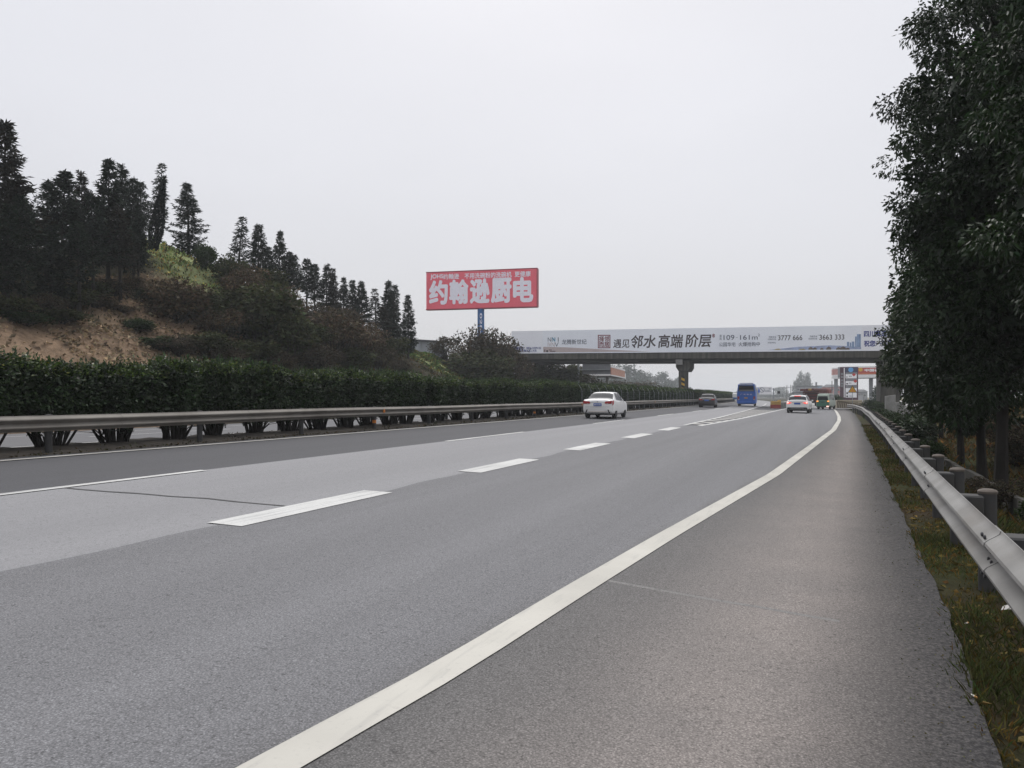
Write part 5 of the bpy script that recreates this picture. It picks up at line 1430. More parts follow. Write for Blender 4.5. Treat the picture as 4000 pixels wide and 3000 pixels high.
# buildings far off by the service area
def house(name, u0, u1, vt, vb, t, mat, label, depth=8, roof=None, rz=YAW - .38, storeys=2, cols=3, hip=False, cat='house'):
    t *= 1.6; depth *= 1.4; a = at(u0, vb, t); k = t / FPX; w = (u1 - u0) * k; H = at(u0, vt, t).z
    h = empty(name, (a.x, a.y, 0), rz, label=label, cat=cat)
    MB().box(0, w, 0, depth, -.5, H).build('wall', mat, h)
    if hip: MB().add([(-.3, -.3, H + .004), (w + .3, -.3, H + .004), (w + .3, depth + .3, H + .004), (-.3, depth + .3, H + .004), (w * .22, depth * .4, H + roof), (w * .72, depth * .4, H + roof)],
                [(0, 1, 5, 4), (1, 2, 5), (2, 3, 4, 5), (3, 0, 4), (3, 2, 1, 0)]).build('roof', M['roof_dark'], h)
    else: MB().box(-.15, w + .15, -.15, depth + .15, H + .004, H + .3).build('roof', M['roof_dark'], h)
    for r_ in range(storeys):
        for c in range(cols):
            x = w * (c + .5) / cols; z = H * (r_ + .55) / storeys; ww = min(.55, w / cols * .3)
            f = MB().box(x - ww, x + ww, -.05, -.004, z - .55, z + .55).build('window', M['canopy_white'], h)
            MB().box(x - ww + .07, x + ww - .07, -.065, -.053, z - .48, z + .48).build('pane', M['window_dark'], f)
    return h
hp = house('house', 3211, 3282, 1512, 1560, 235, M['pink_wall'], 'faded pink house with a dark hipped roof left of the pylon', roof=1.3, hip=True)
MB().box(6.2, 7.8, -.06, -.004, 3.2, 5.0).build('red_panel', M['sign_red'], hp)
house('house', 3186, 3210, 1508, 1560, 245, M['blue_wall'], 'narrow pale blue house beside the pink one', cols=2)
hg = house('house', 3110, 3186, 1510, 1560, 225, M['grey_wall'], 'grey flat-roofed building behind the red truck', cols=5)
MB().box(8.2, 9.0, 2, 2.9, at(3190, 1508, 360).z, at(3190, 1493, 360).z).build('chimney', M['grey_wall'], hg)
house('house', 3095, 3150, 1535, 1570, 190, M['grey_wall'], 'low dark grey shed left of the red truck', storeys=1, cols=3, cat='shed')
hw = house('house', 3345, 3385, 1530, 1575, 205, M['grey_wall'], 'grey walled building seen under the red canopy', storeys=1, cols=2, roof=1.0, hip=True)
for u, v in ((3074, 1505), (3089, 1503)):
    p = at(u, 1560, 205); zt = at(u, v, 205).z
    pl_ = empty('utility_pole', (p.x, p.y, 0), YAW, label='bare utility pole left of the grey buildings, %s one' % ('left-hand' if u < 3080 else 'right-hand'), cat='pole', group='utility poles left of the grey buildings')
    MB().tube((0, 0, -.3), (0, 0, zt), .14, .10, 8).build('pole', M['concrete_light'], pl_)
    MB().box(-.7, .7, -.05, .05, zt - .7, zt - .6).build('cross_arm', M['galv_pole'], pl_)
p = at(3250, 1560, 228); MB().tube((p.x, p.y, 0), (p.x, p.y, at(3250, 1487, 228).z), .1, n=8).build('lamp_post', M['bolt'], label='thin dark mast in front of the pink house', cat='pole')

# ------------------------------------------------------------------ far trees
def far_tree_mesh(seed, tall=False):
    rg = np.random.default_rng(seed)
    (V, F, T), c = clumpy_crown((.40, .40, .42 if not tall else .46), (0, 0, .56), 46, 34, .12, .07, .045, rg, shell=.3, droop=.2, lumps=7, egg=.25)
    mb = MB().path([Vector((0, 0, -.1)), Vector((.01, 0, .35)), Vector((0, .01, .8))], [.028, .02, .008], 6)
    for q in c[::6]: mb.tube((0, 0, .3), tuple(q), .010, .004, 4)
    return np_mesh('far_crown', V, F, T), mb.mesh('far_trunk')
FT = [far_tree_mesh(110 + k, k % 2) for k in range(5)]
for m_ in FT: m_[0].materials.append(M['far_leaf']); m_[1].materials.append(M['bark_grey'])
def far_tree(u, vt, w, t, label, vb=None, group='hazy trees beyond the overpass'):
    t = t * 2.5 if t > 185 else t
    p = at(u, 1545, t); z = float(G(p.x, p.y)); top = at(u, vt, t).z
    k = random.randrange(5); h = top - z
    return tree_thing('broad_tree', label, 'tree', (p.x, p.y, z), FT[k][0], FT[k][1], M['far_leaf'], M['bark_grey'], (w * t / FPX * 1.15,) * 2 + (h,), random.uniform(0, 6.28), group)
for a_ in (
 (2455, 1412, 150, 215, 'big hazy tree behind the orange canopy, tallest beyond the left carriageway'), (2395, 1425, 120, 205, 'hazy tree rising directly behind the canopy roof'), (2508, 1440, 80, 225, 'hazy tree right of the tallest one behind the canopy'),
 (2540, 1448, 50, 235, 'slim hazy tree left of the leafy one near the pier'), (2583, 1446, 85, 240, 'leafy hazy tree midway between canopy and pier'), (2622, 1476, 60, 250, 'pale hazy tree just left of the pier'), (2652, 1463, 45, 260, 'hazy tree partly behind the pier column'),
 (2610, 1490, 90, 215, 'lower hazy tree in front of the leafy one'), (2490, 1480, 120, 190, 'low hazy tree at the foot of the tallest one'), (2350, 1440, 120, 200, 'hazy tree behind the grey sign back'), (2692, 1508, 34, 220, 'small hazy tree just right of the pier'),
 (2556, 1492, 80, 200, 'low hazy tree under the slim one'), (2760, 1532, 60, 300, 'faint tree over the hedge above the dark car'), (2745, 1530, 40, 280, 'small faint tree left of the dark car roof'),
 (2870, 1532, 60, 330, 'faint tree in the gap left of the blue bus'), (2895, 1524, 60, 340, 'faint tree rising behind the bus roof at left'), (2850, 1545, 50, 310, 'faint low tree at the far end of the hedge'), (2955, 1512, 40, 300, 'faint tree between the bus and the direction sign'),
 (2975, 1535, 70, 280, 'faint low tree below the direction sign'), (3010, 1540, 70, 270, 'faint tree at the mast of the direction sign'), (3045, 1506, 60, 350, 'pale feathery tree behind the black signal'), (3035, 1540, 60, 260, 'low dark tree behind the signal post'),
 (3070, 1536, 60, 240, 'dark low tree left of the grey shed'), (2940, 1545, 60, 280, 'faint low tree right of the blue bus'), (3100, 1530, 50, 260, 'tree left of the grey buildings'),
 (3124, 1451, 34, 265, 'left one of the twin tall trees above the grey buildings'), (3153, 1449, 44, 265, 'right one of the twin tall trees above the grey buildings'), (3107, 1482, 26, 262, 'small tree leaning left of the twin tall ones'), (3140, 1478, 60, 268, 'lower crown between the twin tall trees'),
 (3430, 1500, 50, 150, 'dark tree under the red canopy beside the overpass leg'), (3436, 1540, 60, 120, 'dark bushy tree at the foot of the overpass leg')): far_tree(*a_)
for u, vb, hp_, wp_, t, k, lab in ((3262, 1575, 40, 60, 130, 'g', 'green shrub left of the maroon pylon'), (3235, 1578, 30, 60, 150, 'g', 'shrub behind the green van'), (3400, 1592, 36, 70, 92, 'g', 'shrub right of the cream barrier'), (3425, 1600, 40, 60, 82, 'g', 'shrub left of the overpass leg foot')):
    px_shrub(u, vb, hp_, wp_, k, lab, t=t, group='shrubs by the service area')
# ------------------------------------------------------------------ vehicles
def catmull(ts, P, t):
    """smooth interpolation of rows P given at knots ts"""
    ts = np.asarray(ts, float); P = np.asarray(P, float)
    i = int(np.clip(np.searchsorted(ts, t, 'right') - 1, 0, len(ts) - 2))
    h = ts[i+1] - ts[i]; s = (t - ts[i]) / h
    def tan(j):
        if j <= 0: return (P[1] - P[0]) / (ts[1] - ts[0])
        if j >= len(ts) - 1: return (P[-1] - P[-2]) / (ts[-1] - ts[-2])
        a = (P[j] - P[j-1]) / (ts[j] - ts[j-1]); b = (P[j+1] - P[j]) / (ts[j+1] - ts[j])
        return np.where(a * b > 0, 2 * a * b / np.where(np.abs(a + b) < 1e-9, 1, a + b), 0)   # no overshoot
    m0, m1 = tan(i), tan(i+1)
    return (2*s**3 - 3*s**2 + 1) * P[i] + (s**3 - 2*s**2 + s) * h * m0 + (-2*s**3 + 3*s**2) * P[i+1] + (s**3 - s**2) * h * m1

class Shell:
    """car body: stations along y, each a half section of (x, z) points from sill to roof centre"""
    def __init__(s, ys, secs): s.y, s.s = ys, np.array(secs, float)
    def pt(s, y, k, side=1):
        c = catmull(s.y, s.s, y); n = len(c) - 1
        q = catmull(np.arange(n + 1), c, np.clip(k, 0, n))
        return Vector((side * q[0], y, q[1]))
    def body(s, ny=80, nk=30):
        n = s.s.shape[1] - 1; ys = np.unique(np.concatenate([np.linspace(s.y[0], s.y[-1], ny), s.y])); ks = np.linspace(0, n, nk)
        vs, fs = [], []
        for y in ys:
            row = [s.pt(y, k) for k in ks]
            vs += row + [Vector((-p.x, p.y, p.z)) for p in row[-2::-1]]
        m = 2 * nk - 1
        for j in range(len(ys) - 1):
            for k in range(m - 1): fs.append((j*m + k, j*m + k + 1, (j+1)*m + k + 1, (j+1)*m + k))
            fs.append((j*m + m - 1, j*m, (j+1)*m, (j+1)*m + m - 1))
        fs += [tuple(range(m)), tuple(range((len(ys)-1)*m, len(ys)*m))]
        mb = MB(); mb.add(vs, fs); return mb
    def patch(s, corners, side=1, n=6, lift=.014, both=False):
        """sheet lying on the shell inside the quad of (y, k) corners"""
        a, b, c, d = [np.array(q, float) for q in corners]; vs, fs = [], []
        for i in range(n + 1):
            for j in range(n + 1):
                u, v = i / n, j / n
                q = (a * (1-u) + b * u) * (1-v) + (d * (1-u) + c * u) * v
                p = s.pt(q[0], q[1], side); e = .02
                ty = s.pt(min(q[0] + e, s.y[-1]), q[1], side) - s.pt(max(q[0] - e, s.y[0]), q[1], side)
                tk = s.pt(q[0], q[1] + e, side) - s.pt(q[0], q[1] - e, side)
                nn = ty.cross(tk)
                if nn.length < 1e-9: nn = Vector((0, 0, 1))
                nn.normalize()
                if nn.dot(p - Vector((0, p.y, .6))) < 0: nn = -nn
                vs.append(p + nn * lift)
        for i in range(n):
            for j in range(n): fs.append((i*(n+1) + j, (i+1)*(n+1) + j, (i+1)*(n+1) + j + 1, i*(n+1) + j + 1))
        return MB().add(vs, fs)

def wheel_meshes(r=.31, w=.2):
    ty = MB().lathe((0, 0, 0), [(r * .62, -w/2), (r * .93, -w/2), (r, -w/2 + .03), (r, w/2 - .03), (r * .93, w/2), (r * .62, w/2)], 24, 'x').mesh('tyre')
    rm = MB()
    rm.lathe((w/2 - .03, 0, 0), [(.02, -.03), (r * .62, -.03), (r * .64, .03), (r * .56, .025), (r * .54, -.01), (.03, -.008)], 20, 'x')
    for k in range(5):
        a = 6.2832 * k / 5; c, s_ = math.cos(a), math.sin(a); px, pz = -s_ * .022, c * .022
        rm.add([(w/2 - .012, c*.03 + px, s_*.03 + pz), (w/2 - .012, c*.03 - px, s_*.03 - pz), (w/2 - .006, c*r*.58 - px*1.4, s_*r*.58 - pz*1.4), (w/2 - .006, c*r*.58 + px*1.4, s_*r*.58 + pz*1.4)], [(0, 1, 2, 3)])
    return ty, rm.mesh('rim')
WH = {}
def wheels(root, track, axles, r=.31, w=.2):
    if (r, w) not in WH: WH[(r, w)] = wheel_meshes(r, w)
    ty, rm = WH[(r, w)]
    for y in axles:
        for s in (-1, 1):
            arch = MB().prism([( y + (r + .055) * math.cos(a), r + (r + .055) * math.sin(a)) for a in np.linspace(-.35, math.pi + .35, 14)], 'x', s * (track + w/2 - .20), s * (track + w/2 - .012))
            arch.build('wheel_arch', M['black'], root)
            t_ = link('wheel', ty, M['black'], root, smooth=True, loc=(s * track, y, r)); t_.rotation_euler = (0, 0, 0 if s > 0 else math.pi)
            link('rim', rm, M['rim'], t_)

def car(label, x, y, rz, S, L, axles, track, paint_m, rear, cat='car', name='car', wr=.31, group=None, glass='glass', roofglass=None, sideglass=True, under=.2):
    r = empty(name, (x, y, float(zr(x, y)) + .01), rz, label, cat, group)
    S.body().build('body', paint_m, r, smooth=True)
    hwid = max(p[0] for p in S.s[len(S.s)//2])
    MB().bbox(-hwid * .86, hwid * .86, .18, L - .3, under, under + .22, .03).build('underbody', M['black'], r)
    wheels(r, track, axles, wr)
    return r

def section(w, zb, zw, zbelt, wbelt, zroof, wroof):
    """sill, lower door, widest point, shoulder, belt, cant rail, roof"""
    return [(w * .84, zb), (w * .96, zb + .06), (w, zw), (w * .985, zbelt - .10), (wbelt, zbelt), (wroof + (wbelt - wroof) * .35, zbelt + (zroof - zbelt) * .70), (wroof, zroof - .045), (wroof * .72, zroof), (0, zroof + .015)]

# white saloon
W_ = .885
def flat(w, zb, zw, zd, k=.9): return section(w, zb, zw, zd, w * .93, zd + .035, w * k * .9)
sed = Shell([0, .05, .16, .42, .62, 1.25, 1.7, 2.6, 3.05, 3.62, 4.2, 4.5, 4.62],
 [flat(W_*.86, .36, .62, .93), flat(W_*.93, .31, .60, .99), flat(W_*.975, .27, .60, 1.035), flat(W_*.995, .24, .60, 1.05),
  section(W_, .22, .60, 1.03, W_*.92, 1.10, W_*.80), section(W_, .21, .60, .985, W_*.925, 1.41, W_*.665), section(W_, .21, .60, .96, W_*.93, 1.48, W_*.67),
  section(W_, .21, .60, .95, W_*.935, 1.475, W_*.675), section(W_, .21, .60, .95, W_*.935, 1.36, W_*.69), flat(W_, .22, .60, .95, .95), flat(W_*.985, .24, .58, .86, .95), flat(W_*.9, .28, .55, .74), flat(W_*.74, .33, .52, .66)])
X0, Y0 = -11.22, 40.5
ws = car('white saloon driving away in the inner lane, nearest car in the picture', X0, Y0, .04, sed, 4.62, (.93, 3.55), .775, M['white_car'], None)
ws.scale = (.96, .92, .965)
sed.patch([(.70, 8), (1.22, 8), (1.22, 5.55), (.70, 5.2)], 1, 8, .016).build('rear_window', M['tint_glass'], ws, smooth=True)
sed.patch([(.70, 8), (1.22, 8), (1.22, 5.55), (.70, 5.2)], -1, 8, .016).build('rear_window', M['tint_glass'], ws, smooth=True)
sed.patch([(2.68, 8), (3.5, 8), (3.5, 4.9), (2.68, 5.6)], 1, 6).build('windscreen', M['glass'], ws, smooth=True)
for s in (1, -1):
    sed.patch([(1.30, 4.25), (2.05, 4.2), (2.05, 5.75), (1.52, 5.72)], s, 6).build('side_window', M['glass'], ws, smooth=True)
    sed.patch([(2.12, 4.2), (3.18, 4.15), (2.66, 5.70), (2.12, 5.75)], s, 6).build('side_window', M['glass'], ws, smooth=True)
    for yy in (1.22, 2.085, 3.22): sed.patch([(yy, .7), (yy + .012, .7), (yy + .012, 4.0), (yy, 4.0)], s, 4, .003).build('door_seam', M['tar'], ws)
    sed.patch([(.35, 3.35), (3.6, 3.05), (3.6, 3.13), (.35, 3.43)], s, 6, .003).build('crease', M['lamp_clear'], ws)
    for yy in (1.42, 2.30): sed.patch([(yy, 3.3), (yy + .2, 3.3), (yy + .2, 3.5), (yy, 3.5)], s, 3, .03).build('door_handle', M['white_car'], ws)
    MB().prism([(s * .86, .93), (s * 1.03, .96), (s * 1.05, 1.09), (s * .90, 1.08)], 'y', 3.05, 3.22).build('mirror', M['black'], ws)
    # tail lamp wraps round the corner
    mb = MB().prism([(s * .40, .86), (s * .46, .955), (s * .80, .985), (s * .80, .83), (s * .50, .80)], 'y', -.018, .10)
    tl = mb.build('tail_lamp', M['lamp_red'], ws)
    sed.patch([(.06, 2.35), (.30, 2.6), (.40, 3.55), (.05, 3.4)], s, 4, .008).build('lamp_wing', M['lamp_red'], tl)
    MB().prism([(s * .47, .845), (s * .62, .85), (s * .60, .815), (s * .51, .812)], 'y', -.024, -.0185).build('reverse_lamp', M['lamp_clear'], tl)
    MB().prism([(s * .56, .50), (s * .63, .49), (s * .71, .30), (s * .66, .29)], 'y', -.02, .02).build('bumper_vent', M['black'], ws)
MB().bbox(-.23, .23, -.02, .01, .70, .85, .01).build('number_plate', M['plate_blue'], ws)
lettering('渝B·01U83', M['panel_white'], ws, -.19, .19, .735, .815, y=-.023, bold=.02)
MB().prism([(-.50, .895), (.50, .895), (.50, .888), (-.50, .888)], 'y', -.006, .01).prism([(-.7, .655), (.7, .655), (.7, .648), (-.7, .648)], 'y', -.006, .01).build('boot_seam', M['tar'], ws)
MB().prism([(-.52, .40), (.52, .40), (.46, .36), (-.46, .36)], 'y', -.03, .02).build('bumper_lip', M['lamp_clear'], ws)
MB().lathe((0, -.004, .93), [(.04, -.006), (.04, 0)], 12, 'y').build('badge', M['silver'], ws)
MB().tube((.3, .2, .25), (.3, -.0, .25), .03, n=8).build('exhaust', M['bolt'], ws)

# dark saloon farther on
X0, Y0 = -11.55, 85.2
dk = Shell(sed.y, sed.s * np.array([1.0, .985]))
ds2 = car('dark grey saloon ahead in the inner lane beside the pier', X0, Y0, .065, dk, 4.62, (.93, 3.55), .775, M['dark_car'], None)
for s in (1, -1):
    dk.patch([(.66, 8), (1.24, 8), (1.24, 5.55), (.66, 5.2)], s, 6, .016).build('rear_window', M['dark_window'], ds2, smooth=True)
    dk.patch([(1.28, 8), (2.6, 8), (2.6, 5.9), (1.28, 5.9)], s, 6, .004).build('roof_panel', M['silver'], ds2, smooth=True)
    dk.patch([(1.30, 4.25), (3.1, 4.15), (2.66, 5.7), (1.52, 5.72)], s, 5).build('side_window', M['glass'], ds2, smooth=True)
    MB().prism([(s * .42, .84), (s * .80, .97), (s * .80, .80), (s * .46, .78)], 'y', -.018, .10).build('tail_lamp', M['lamp_red'], ds2)
    MB().prism([(s * .86, .93), (s * 1.02, .96), (s * 1.02, 1.07), (s * .90, 1.06)], 'y', 3.05, 3.2).build('mirror', M['dark_car'], ds2)
MB().bbox(-.24, .24, -.025, .01, .70, .84, .01).build('number_plate', M['plate_blue'], ds2)
MB().box(-.44, .44, -.022, .01, .86, .895).build('chrome_bar', M['silver'], ds2)

# white crossover braking on the slip road
Wv = .92
suv = Shell([0, .06, .2, .42, .95, 1.5, 2.6, 3.1, 3.7, 4.3, 4.6, 4.72],
 [section(Wv*.88, .38, .66, .98, Wv*.80, 1.05, Wv*.70), section(Wv*.95, .33, .64, 1.0, Wv*.86, 1.12, Wv*.72), section(Wv*.985, .30, .64, 1.01, Wv*.90, 1.27, Wv*.68), section(Wv, .28, .64, 1.0, Wv*.92, 1.43, Wv*.66),
  section(Wv, .27, .64, .99, Wv*.93, 1.50, Wv*.67), section(Wv, .27, .64, .98, Wv*.94, 1.53, Wv*.68), section(Wv, .27, .64, .97, Wv*.94, 1.52, Wv*.68), section(Wv, .27, .64, .97, Wv*.94, 1.38, Wv*.70),
  flat(Wv, .28, .64, .98, .95), flat(Wv*.98, .30, .62, .90, .95), flat(Wv*.9, .33, .58, .78), flat(Wv*.75, .38, .54, .70)])
X0, Y0 = -2.02, 70.2
sv = car('white crossover with glowing brake lights on the slip road', X0, Y0, -.055, suv, 4.72, (.98, 3.70), .80, M['white_car'], None, wr=.34)
for s in (1, -1):
    suv.patch([(.075, 8), (.385, 8), (.385, 5.3), (.075, 4.9)], s, 6, .016).build('rear_window', M['tint_glass'], sv, smooth=True)
    suv.patch([(.55, 4.3), (1.35, 4.25), (1.35, 5.7), (.75, 5.6)], s, 5).build('side_window', M['glass'], sv, smooth=True)
    suv.patch([(1.42, 4.25), (3.25, 4.2), (2.75, 5.7), (1.42, 5.7)], s, 5).build('side_window', M['glass'], sv, smooth=True)
    tl = MB().prism([(s * .42, .885), (s * .80, .985), (s * .83, .80), (s * .66, .78)], 'y', -.02, .12).build('tail_lamp', M['brake_lit'], sv)
    MB().prism([(s * .68, .94), (s * .79, .95), (s * .80, .84), (s * .70, .83)], 'y', -.026, -.0205).build('lamp_core', M['brake_core'], tl)
    MB().prism([(s * .9, .98), (s * 1.06, 1.0), (s * 1.06, 1.12), (s * .93, 1.12)], 'y', 3.1, 3.28).build('mirror', M['white_car'], sv)
MB().bbox(-.25, .25, -.02, .01, .74, .88, .01).build('number_plate', M['plate_blue'], sv)
MB().box(-.26, .26, .30, .40, 1.43, 1.475).build('high_brake_lamp', M['brake_lit'], sv)
MB().bbox(-.80, .80, -.03, .12, .33, .50, .03).build('bumper_skirt', M['black'], sv)
MB().box(-.52, .52, -.045, -.031, .42, .445).build('skirt_trim', M['silver'], sv)
MB().prism([(-.42, .905), (.42, .905), (.42, .89), (-.42, .89)], 'y', -.012, .01).build('boot_seam', M['bolt'], sv)
for s in (1, -1): MB().tube((s * .58, 1.0, 1.535), (s * .58, 2.7, 1.545), .018, n=6).build('roof_rail', M['silver'], sv)

# green and cream microbus
Wm = .74
mbs = Shell([0, .05, .18, .5, 1.2, 2.6, 3.05, 3.4, 3.62, 3.7],
 [section(Wm*.92, .34, .62, 1.0, Wm*.88, 1.58, Wm*.70), section(Wm*.965, .30, .60, 1.0, Wm*.92, 1.68, Wm*.76), section(Wm*.99, .28, .6, 1.0, Wm*.94, 1.76, Wm*.80), section(Wm, .27, .6, 1.0, Wm*.95, 1.80, Wm*.81),
  section(Wm, .27, .6, 1.0, Wm*.95, 1.81, Wm*.82), section(Wm, .27, .6, 1.0, Wm*.95, 1.80, Wm*.82), section(Wm, .27, .6, 1.0, Wm*.95, 1.72, Wm*.80), section(Wm*.98, .28, .6, .99, Wm*.93, 1.36, Wm*.80), section(Wm*.93, .3, .56, .93, Wm*.88, 1.0, Wm*.75), section(Wm*.85, .34, .54, .84, Wm*.8, .9, Wm*.7)])
X0, Y0 = .0, 95.9
mv = car('green and cream microbus signalling on the slip road under the overpass', X0, Y0, -.20, mbs, 3.7, (.75, 3.0), .63, M['van_pale'], None, cat='van', name='microbus', wr=.28)
MB().prism([(-.66, .36), (.66, .36), (.68, .98), (.60, 1.05), (-.60, 1.05), (-.68, .98)], 'y', -.035, .012).build('tailgate', M['van_green'], mv)
MB().prism([(-.56, 1.07), (.56, 1.07), (.50, 1.50), (-.50, 1.50)], 'y', -.02, .02).build('rear_window', M['glass'], mv)
MB().box(-.22, .22, -.045, -.0355, .80, .86).build('handle_bar', M['black'], mv)
MB().box(-.70, .70, -.06, .05, .27, .357).build('bumper', M['black'], mv)
for s in (1, -1):
    MB().bbox(s * .58 - .11, s * .58 + .11, -.06, -.036, .86, 1.0, .01).build('tail_lamp', M['amber_lit'], mv)
    mbs.patch([(.35, 4.3), (1.5, 4.3), (1.5, 5.6), (.4, 5.6)], s, 4).build('side_window', M['glass'], mv)
    mbs.patch([(1.6, 4.3), (2.95, 4.3), (2.8, 5.6), (1.6, 5.6)], s, 4).build('side_window', M['glass'], mv)
    MB().bbox(s * .87 - .09, s * .87 + .09, 3.1, 3.2, 1.05, 1.25, .02).build('mirror', M['black'], mv)
MB().box(.40, .66, -.075, -.061, .29, .40).build('fog_lamp', M['brake_core'], mv)

# blue coach
Wb = 1.18
bus = Shell([0, .05, .22, .6, 4, 7.3, 7.7, 7.9],
 [section(Wb*.95, .36, .9, 1.75, Wb*.93, 2.70, Wb*.74), section(Wb*.98, .32, .9, 1.75, Wb*.96, 2.80, Wb*.80), section(Wb, .30, .9, 1.75, Wb*.98, 2.88, Wb*.84), section(Wb, .30, .9, 1.75, Wb*.985, 2.90, Wb*.86),
  section(Wb, .30, .9, 1.75, Wb*.985, 2.90, Wb*.86), section(Wb, .30, .9, 1.75, Wb*.985, 2.88, Wb*.86), section(Wb*.98, .30, .9, 1.7, Wb*.95, 2.7, Wb*.8), section(Wb*.92, .34, .9, 1.6, Wb*.88, 2.4, Wb*.7)])
X0, Y0 = -9.15, 104.2
bs_ = car('blue coach with white characters on its back driving away in the middle lane', X0, Y0, .055, bus, 7.9, (1.75, 6.2), .98, M['bus_blue'], None, cat='bus', name='coach', wr=.42, under=.25)
MB().prism([(-.95, 1.92), (.95, 1.92), (.90, 2.55), (.80, 2.62), (-.80, 2.62), (-.90, 2.55)], 'y', -.02, .03).build('rear_window', M['glass'], bs_)
MB().prism([(-.90, 1.94), (.90, 1.94), (.90, 2.12), (-.90, 2.12)], 'y', -.026, -.0205).build('window_ledge', M['sign_back'], bs_)
MB().prism([(-.86, 2.68), (.86, 2.68), (.74, 2.80), (-.74, 2.80)], 'y', -.0, .06).build('roof_panel', M['canopy_grey'], bs_)
MB().bbox(-.86, .86, .5, 6.5, 2.86, 2.99, .06).build('roof_unit', M['canopy_grey'], bs_)
lettering('广 安 客 运', M['panel_white'], bs_, -.72, .72, 1.44, 1.60, y=-.022, bold=.012)
MB().bbox(-.25, .17, -.03, .01, .98, 1.14, .01).build('number_plate', M['plate_yellow'], bs_)
MB().bbox(-1.05, 1.05, -.05, .1, .36, .62, .04).build('bumper', M['bus_blue'], bs_)
for s in (1, -1):
    tl = MB().bbox(s * .97 - .12, s * .97 + .12, -.035, .06, .80, 1.26, .02).build('tail_lamp', M['lamp_red'], bs_)
    MB().bbox(s * .95 - .09, s * .95 + .09, -.045, -.036, .82, .92, .01).build('lamp_core', M['lamp_clear'], tl)
    for k in range(4): bus.patch([(1.0 + 1.55 * k, 4.4), (2.45 + 1.55 * k, 4.4), (2.45 + 1.55 * k, 5.3), (1.0 + 1.55 * k, 5.3)], s, 3, .008).build('side_window', M['glass'], bs_)
mb = MB().path([Vector((1.12, 7.6, 2.5)), Vector((1.36, 7.9, 2.45)), Vector((1.42, 7.9, 2.15))], [.03, .03, .03], 6).bbox(1.32, 1.52, 7.84, 7.96, 1.75, 2.2, .03)
mb.build('mirror', M['bus_blue'], bs_)

# small lorry ahead of the coach
p = at(2879, 1578, 165)
lo = empty('lorry', (p.x, p.y, float(zr(p.x, p.y))), .10, label='small pale lorry mostly hidden beyond the left side of the blue coach', cat='truck')
MB().bbox(-.95, .95, 0, 3.2, .95, 1.75, .04).build('cargo_box', M['canopy_white'], lo)
MB().bbox(-.9, .9, 3.25, 4.8, .5, 1.9, .12).build('cab', M['canopy_white'], lo)
MB().box(-.9, .9, -.02, 3.2, .55, .94).build('tailboard', M['pole_blue'], lo)
wheels(lo, .80, (.8, 3.9), .38, .2)

# dark red lorry loaded with beams
p = at(3166, 1590, 118)
tk = empty('lorry', (p.x, p.y, -.02), -.26, label='dark red lorry with timber beams sticking out over its bed beyond the white crossover', cat='truck')
MB().bbox(-1.15, 1.15, 0, 5.6, .85, 1.05, .03).build('bed', M['truck_red'], tk)
for s in (-1, 1):
    for k in range(7): MB().box(s * 1.13 - .04, s * 1.13 + .04, .1 + .88 * k, .2 + .88 * k, 1.053, 2.3).build('stake', M['truck_red'], tk)
    for k in range(3): MB().box(s * 1.08 - .02, s * 1.08 + .02, .05, 5.5, 1.15 + .4 * k, 1.45 + .4 * k).build('side_board', M['truck_red'], tk)
for k in range(3): MB().box(-1.05, 1.05, .0, .05, 1.15 + .4 * k, 1.45 + .4 * k).build('tailboard', M['truck_red'], tk)
MB().bbox(-1.15, 1.15, 5.7, 7.6, .6, 2.75, .2).build('cab', material('cab_red', (0.15, 0.034, 0.026), .7, var=.25), tk)
MB().box(-1.0, 1.0, 0.0, 5.5, .5, .84).build('chassis', M['black'], tk)
MB().box(-.9, .9, .1, 5.3, 1.06, 2.0).build('load', M['hazard_black'], tk)
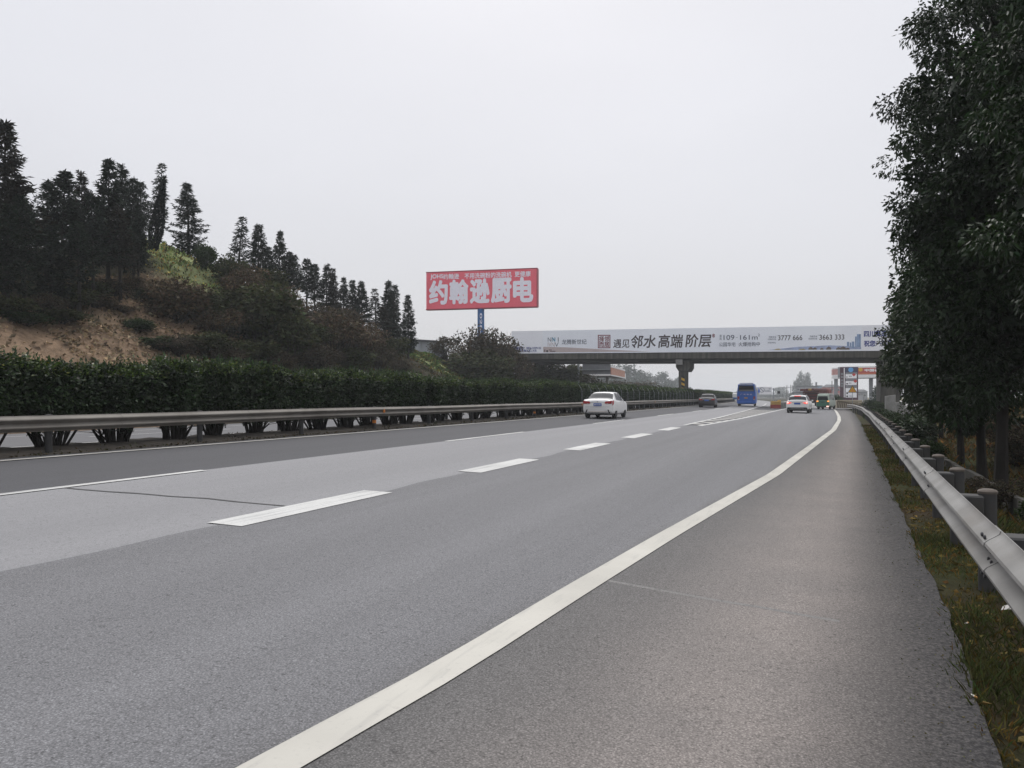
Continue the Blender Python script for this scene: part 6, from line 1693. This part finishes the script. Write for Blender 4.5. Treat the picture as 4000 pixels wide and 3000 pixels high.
for k in range(5): MB().bbox(-1.0 + .42 * k, -.65 + .42 * k, -1.9 - .2 * (k % 2), 5.2, 2.31 + .02 * k, 2.60 + .02 * k, .03).build('beam', M['cushion_yellow'] if k == 3 else M['truck_red'], tk)
wheels(tk, .98, (1.1, 2.2, 6.6), .46, .26)
for s in (-1, 1): MB().bbox(s * .9 - .12, s * .9 + .12, -.05, -.002, .62, .76, .01).build('tail_lamp', M['lamp_red'], tk)

# ------------------------------------------------------------------ small things on the verge
def butt(u, v, rz, label):
    t = CAMH * FPX / (v - HZ); p = at(u, v, t); z = float(np.maximum(G(p.x, p.y), zr(p.x, p.y))) + .016
    r = empty('cigarette_butt', (p.x, p.y, z), rz, label, 'litter')
    MB().tube((0, 0, 0), (.022, 0, 0), .005, n=8).build('paper', M['paper'], r); MB().tube((.0223, 0, 0), (.036, 0, 0), .005, n=8).build('filter', M['filter_tip'], r)
butt(3771, 2432, 1.0, 'cigarette end in the grass edge below the barrier, upper of the two')
butt(3794, 2713, -1.0, 'cigarette end lying on the dark asphalt edge, lower of the two')
p = at(3975, 2050, 5.4)
MB().add([(-.10, 0, 0), (.02, -.02, .03), (.16, 0, .01), (.14, .06, .0), (.0, .05, .05), (-.08, .04, .02)], [(0, 1, 4, 5), (1, 2, 3, 4)]).build('scrap', M['paper'], label='torn pale scrap lying in the grass behind the near post', cat='litter', loc=(p.x, p.y, float(G(p.x, p.y)) + .05))

# ------------------------------------------------------------------ haze
hzb = MB().box(-1510, 1510, -1510, 1510, -3.5, 34).mesh('haze')
hm = bpy.data.materials.new('haze_air'); hm.use_nodes = True
nt = hm.node_tree; nt.nodes.clear()
o_ = nd(nt, 'ShaderNodeOutputMaterial'); v_ = nd(nt, 'ShaderNodeVolumePrincipled')
v_.inputs['Color'].default_value = (0.90, 0.94, 0.98, 1); v_.inputs['Density'].default_value = 0.00048; v_.inputs['Anisotropy'].default_value = 0.2
nt.links.new(v_.outputs[0], o_.inputs['Volume'])
link('haze', hzb, hm, kind='stuff', fix=False)
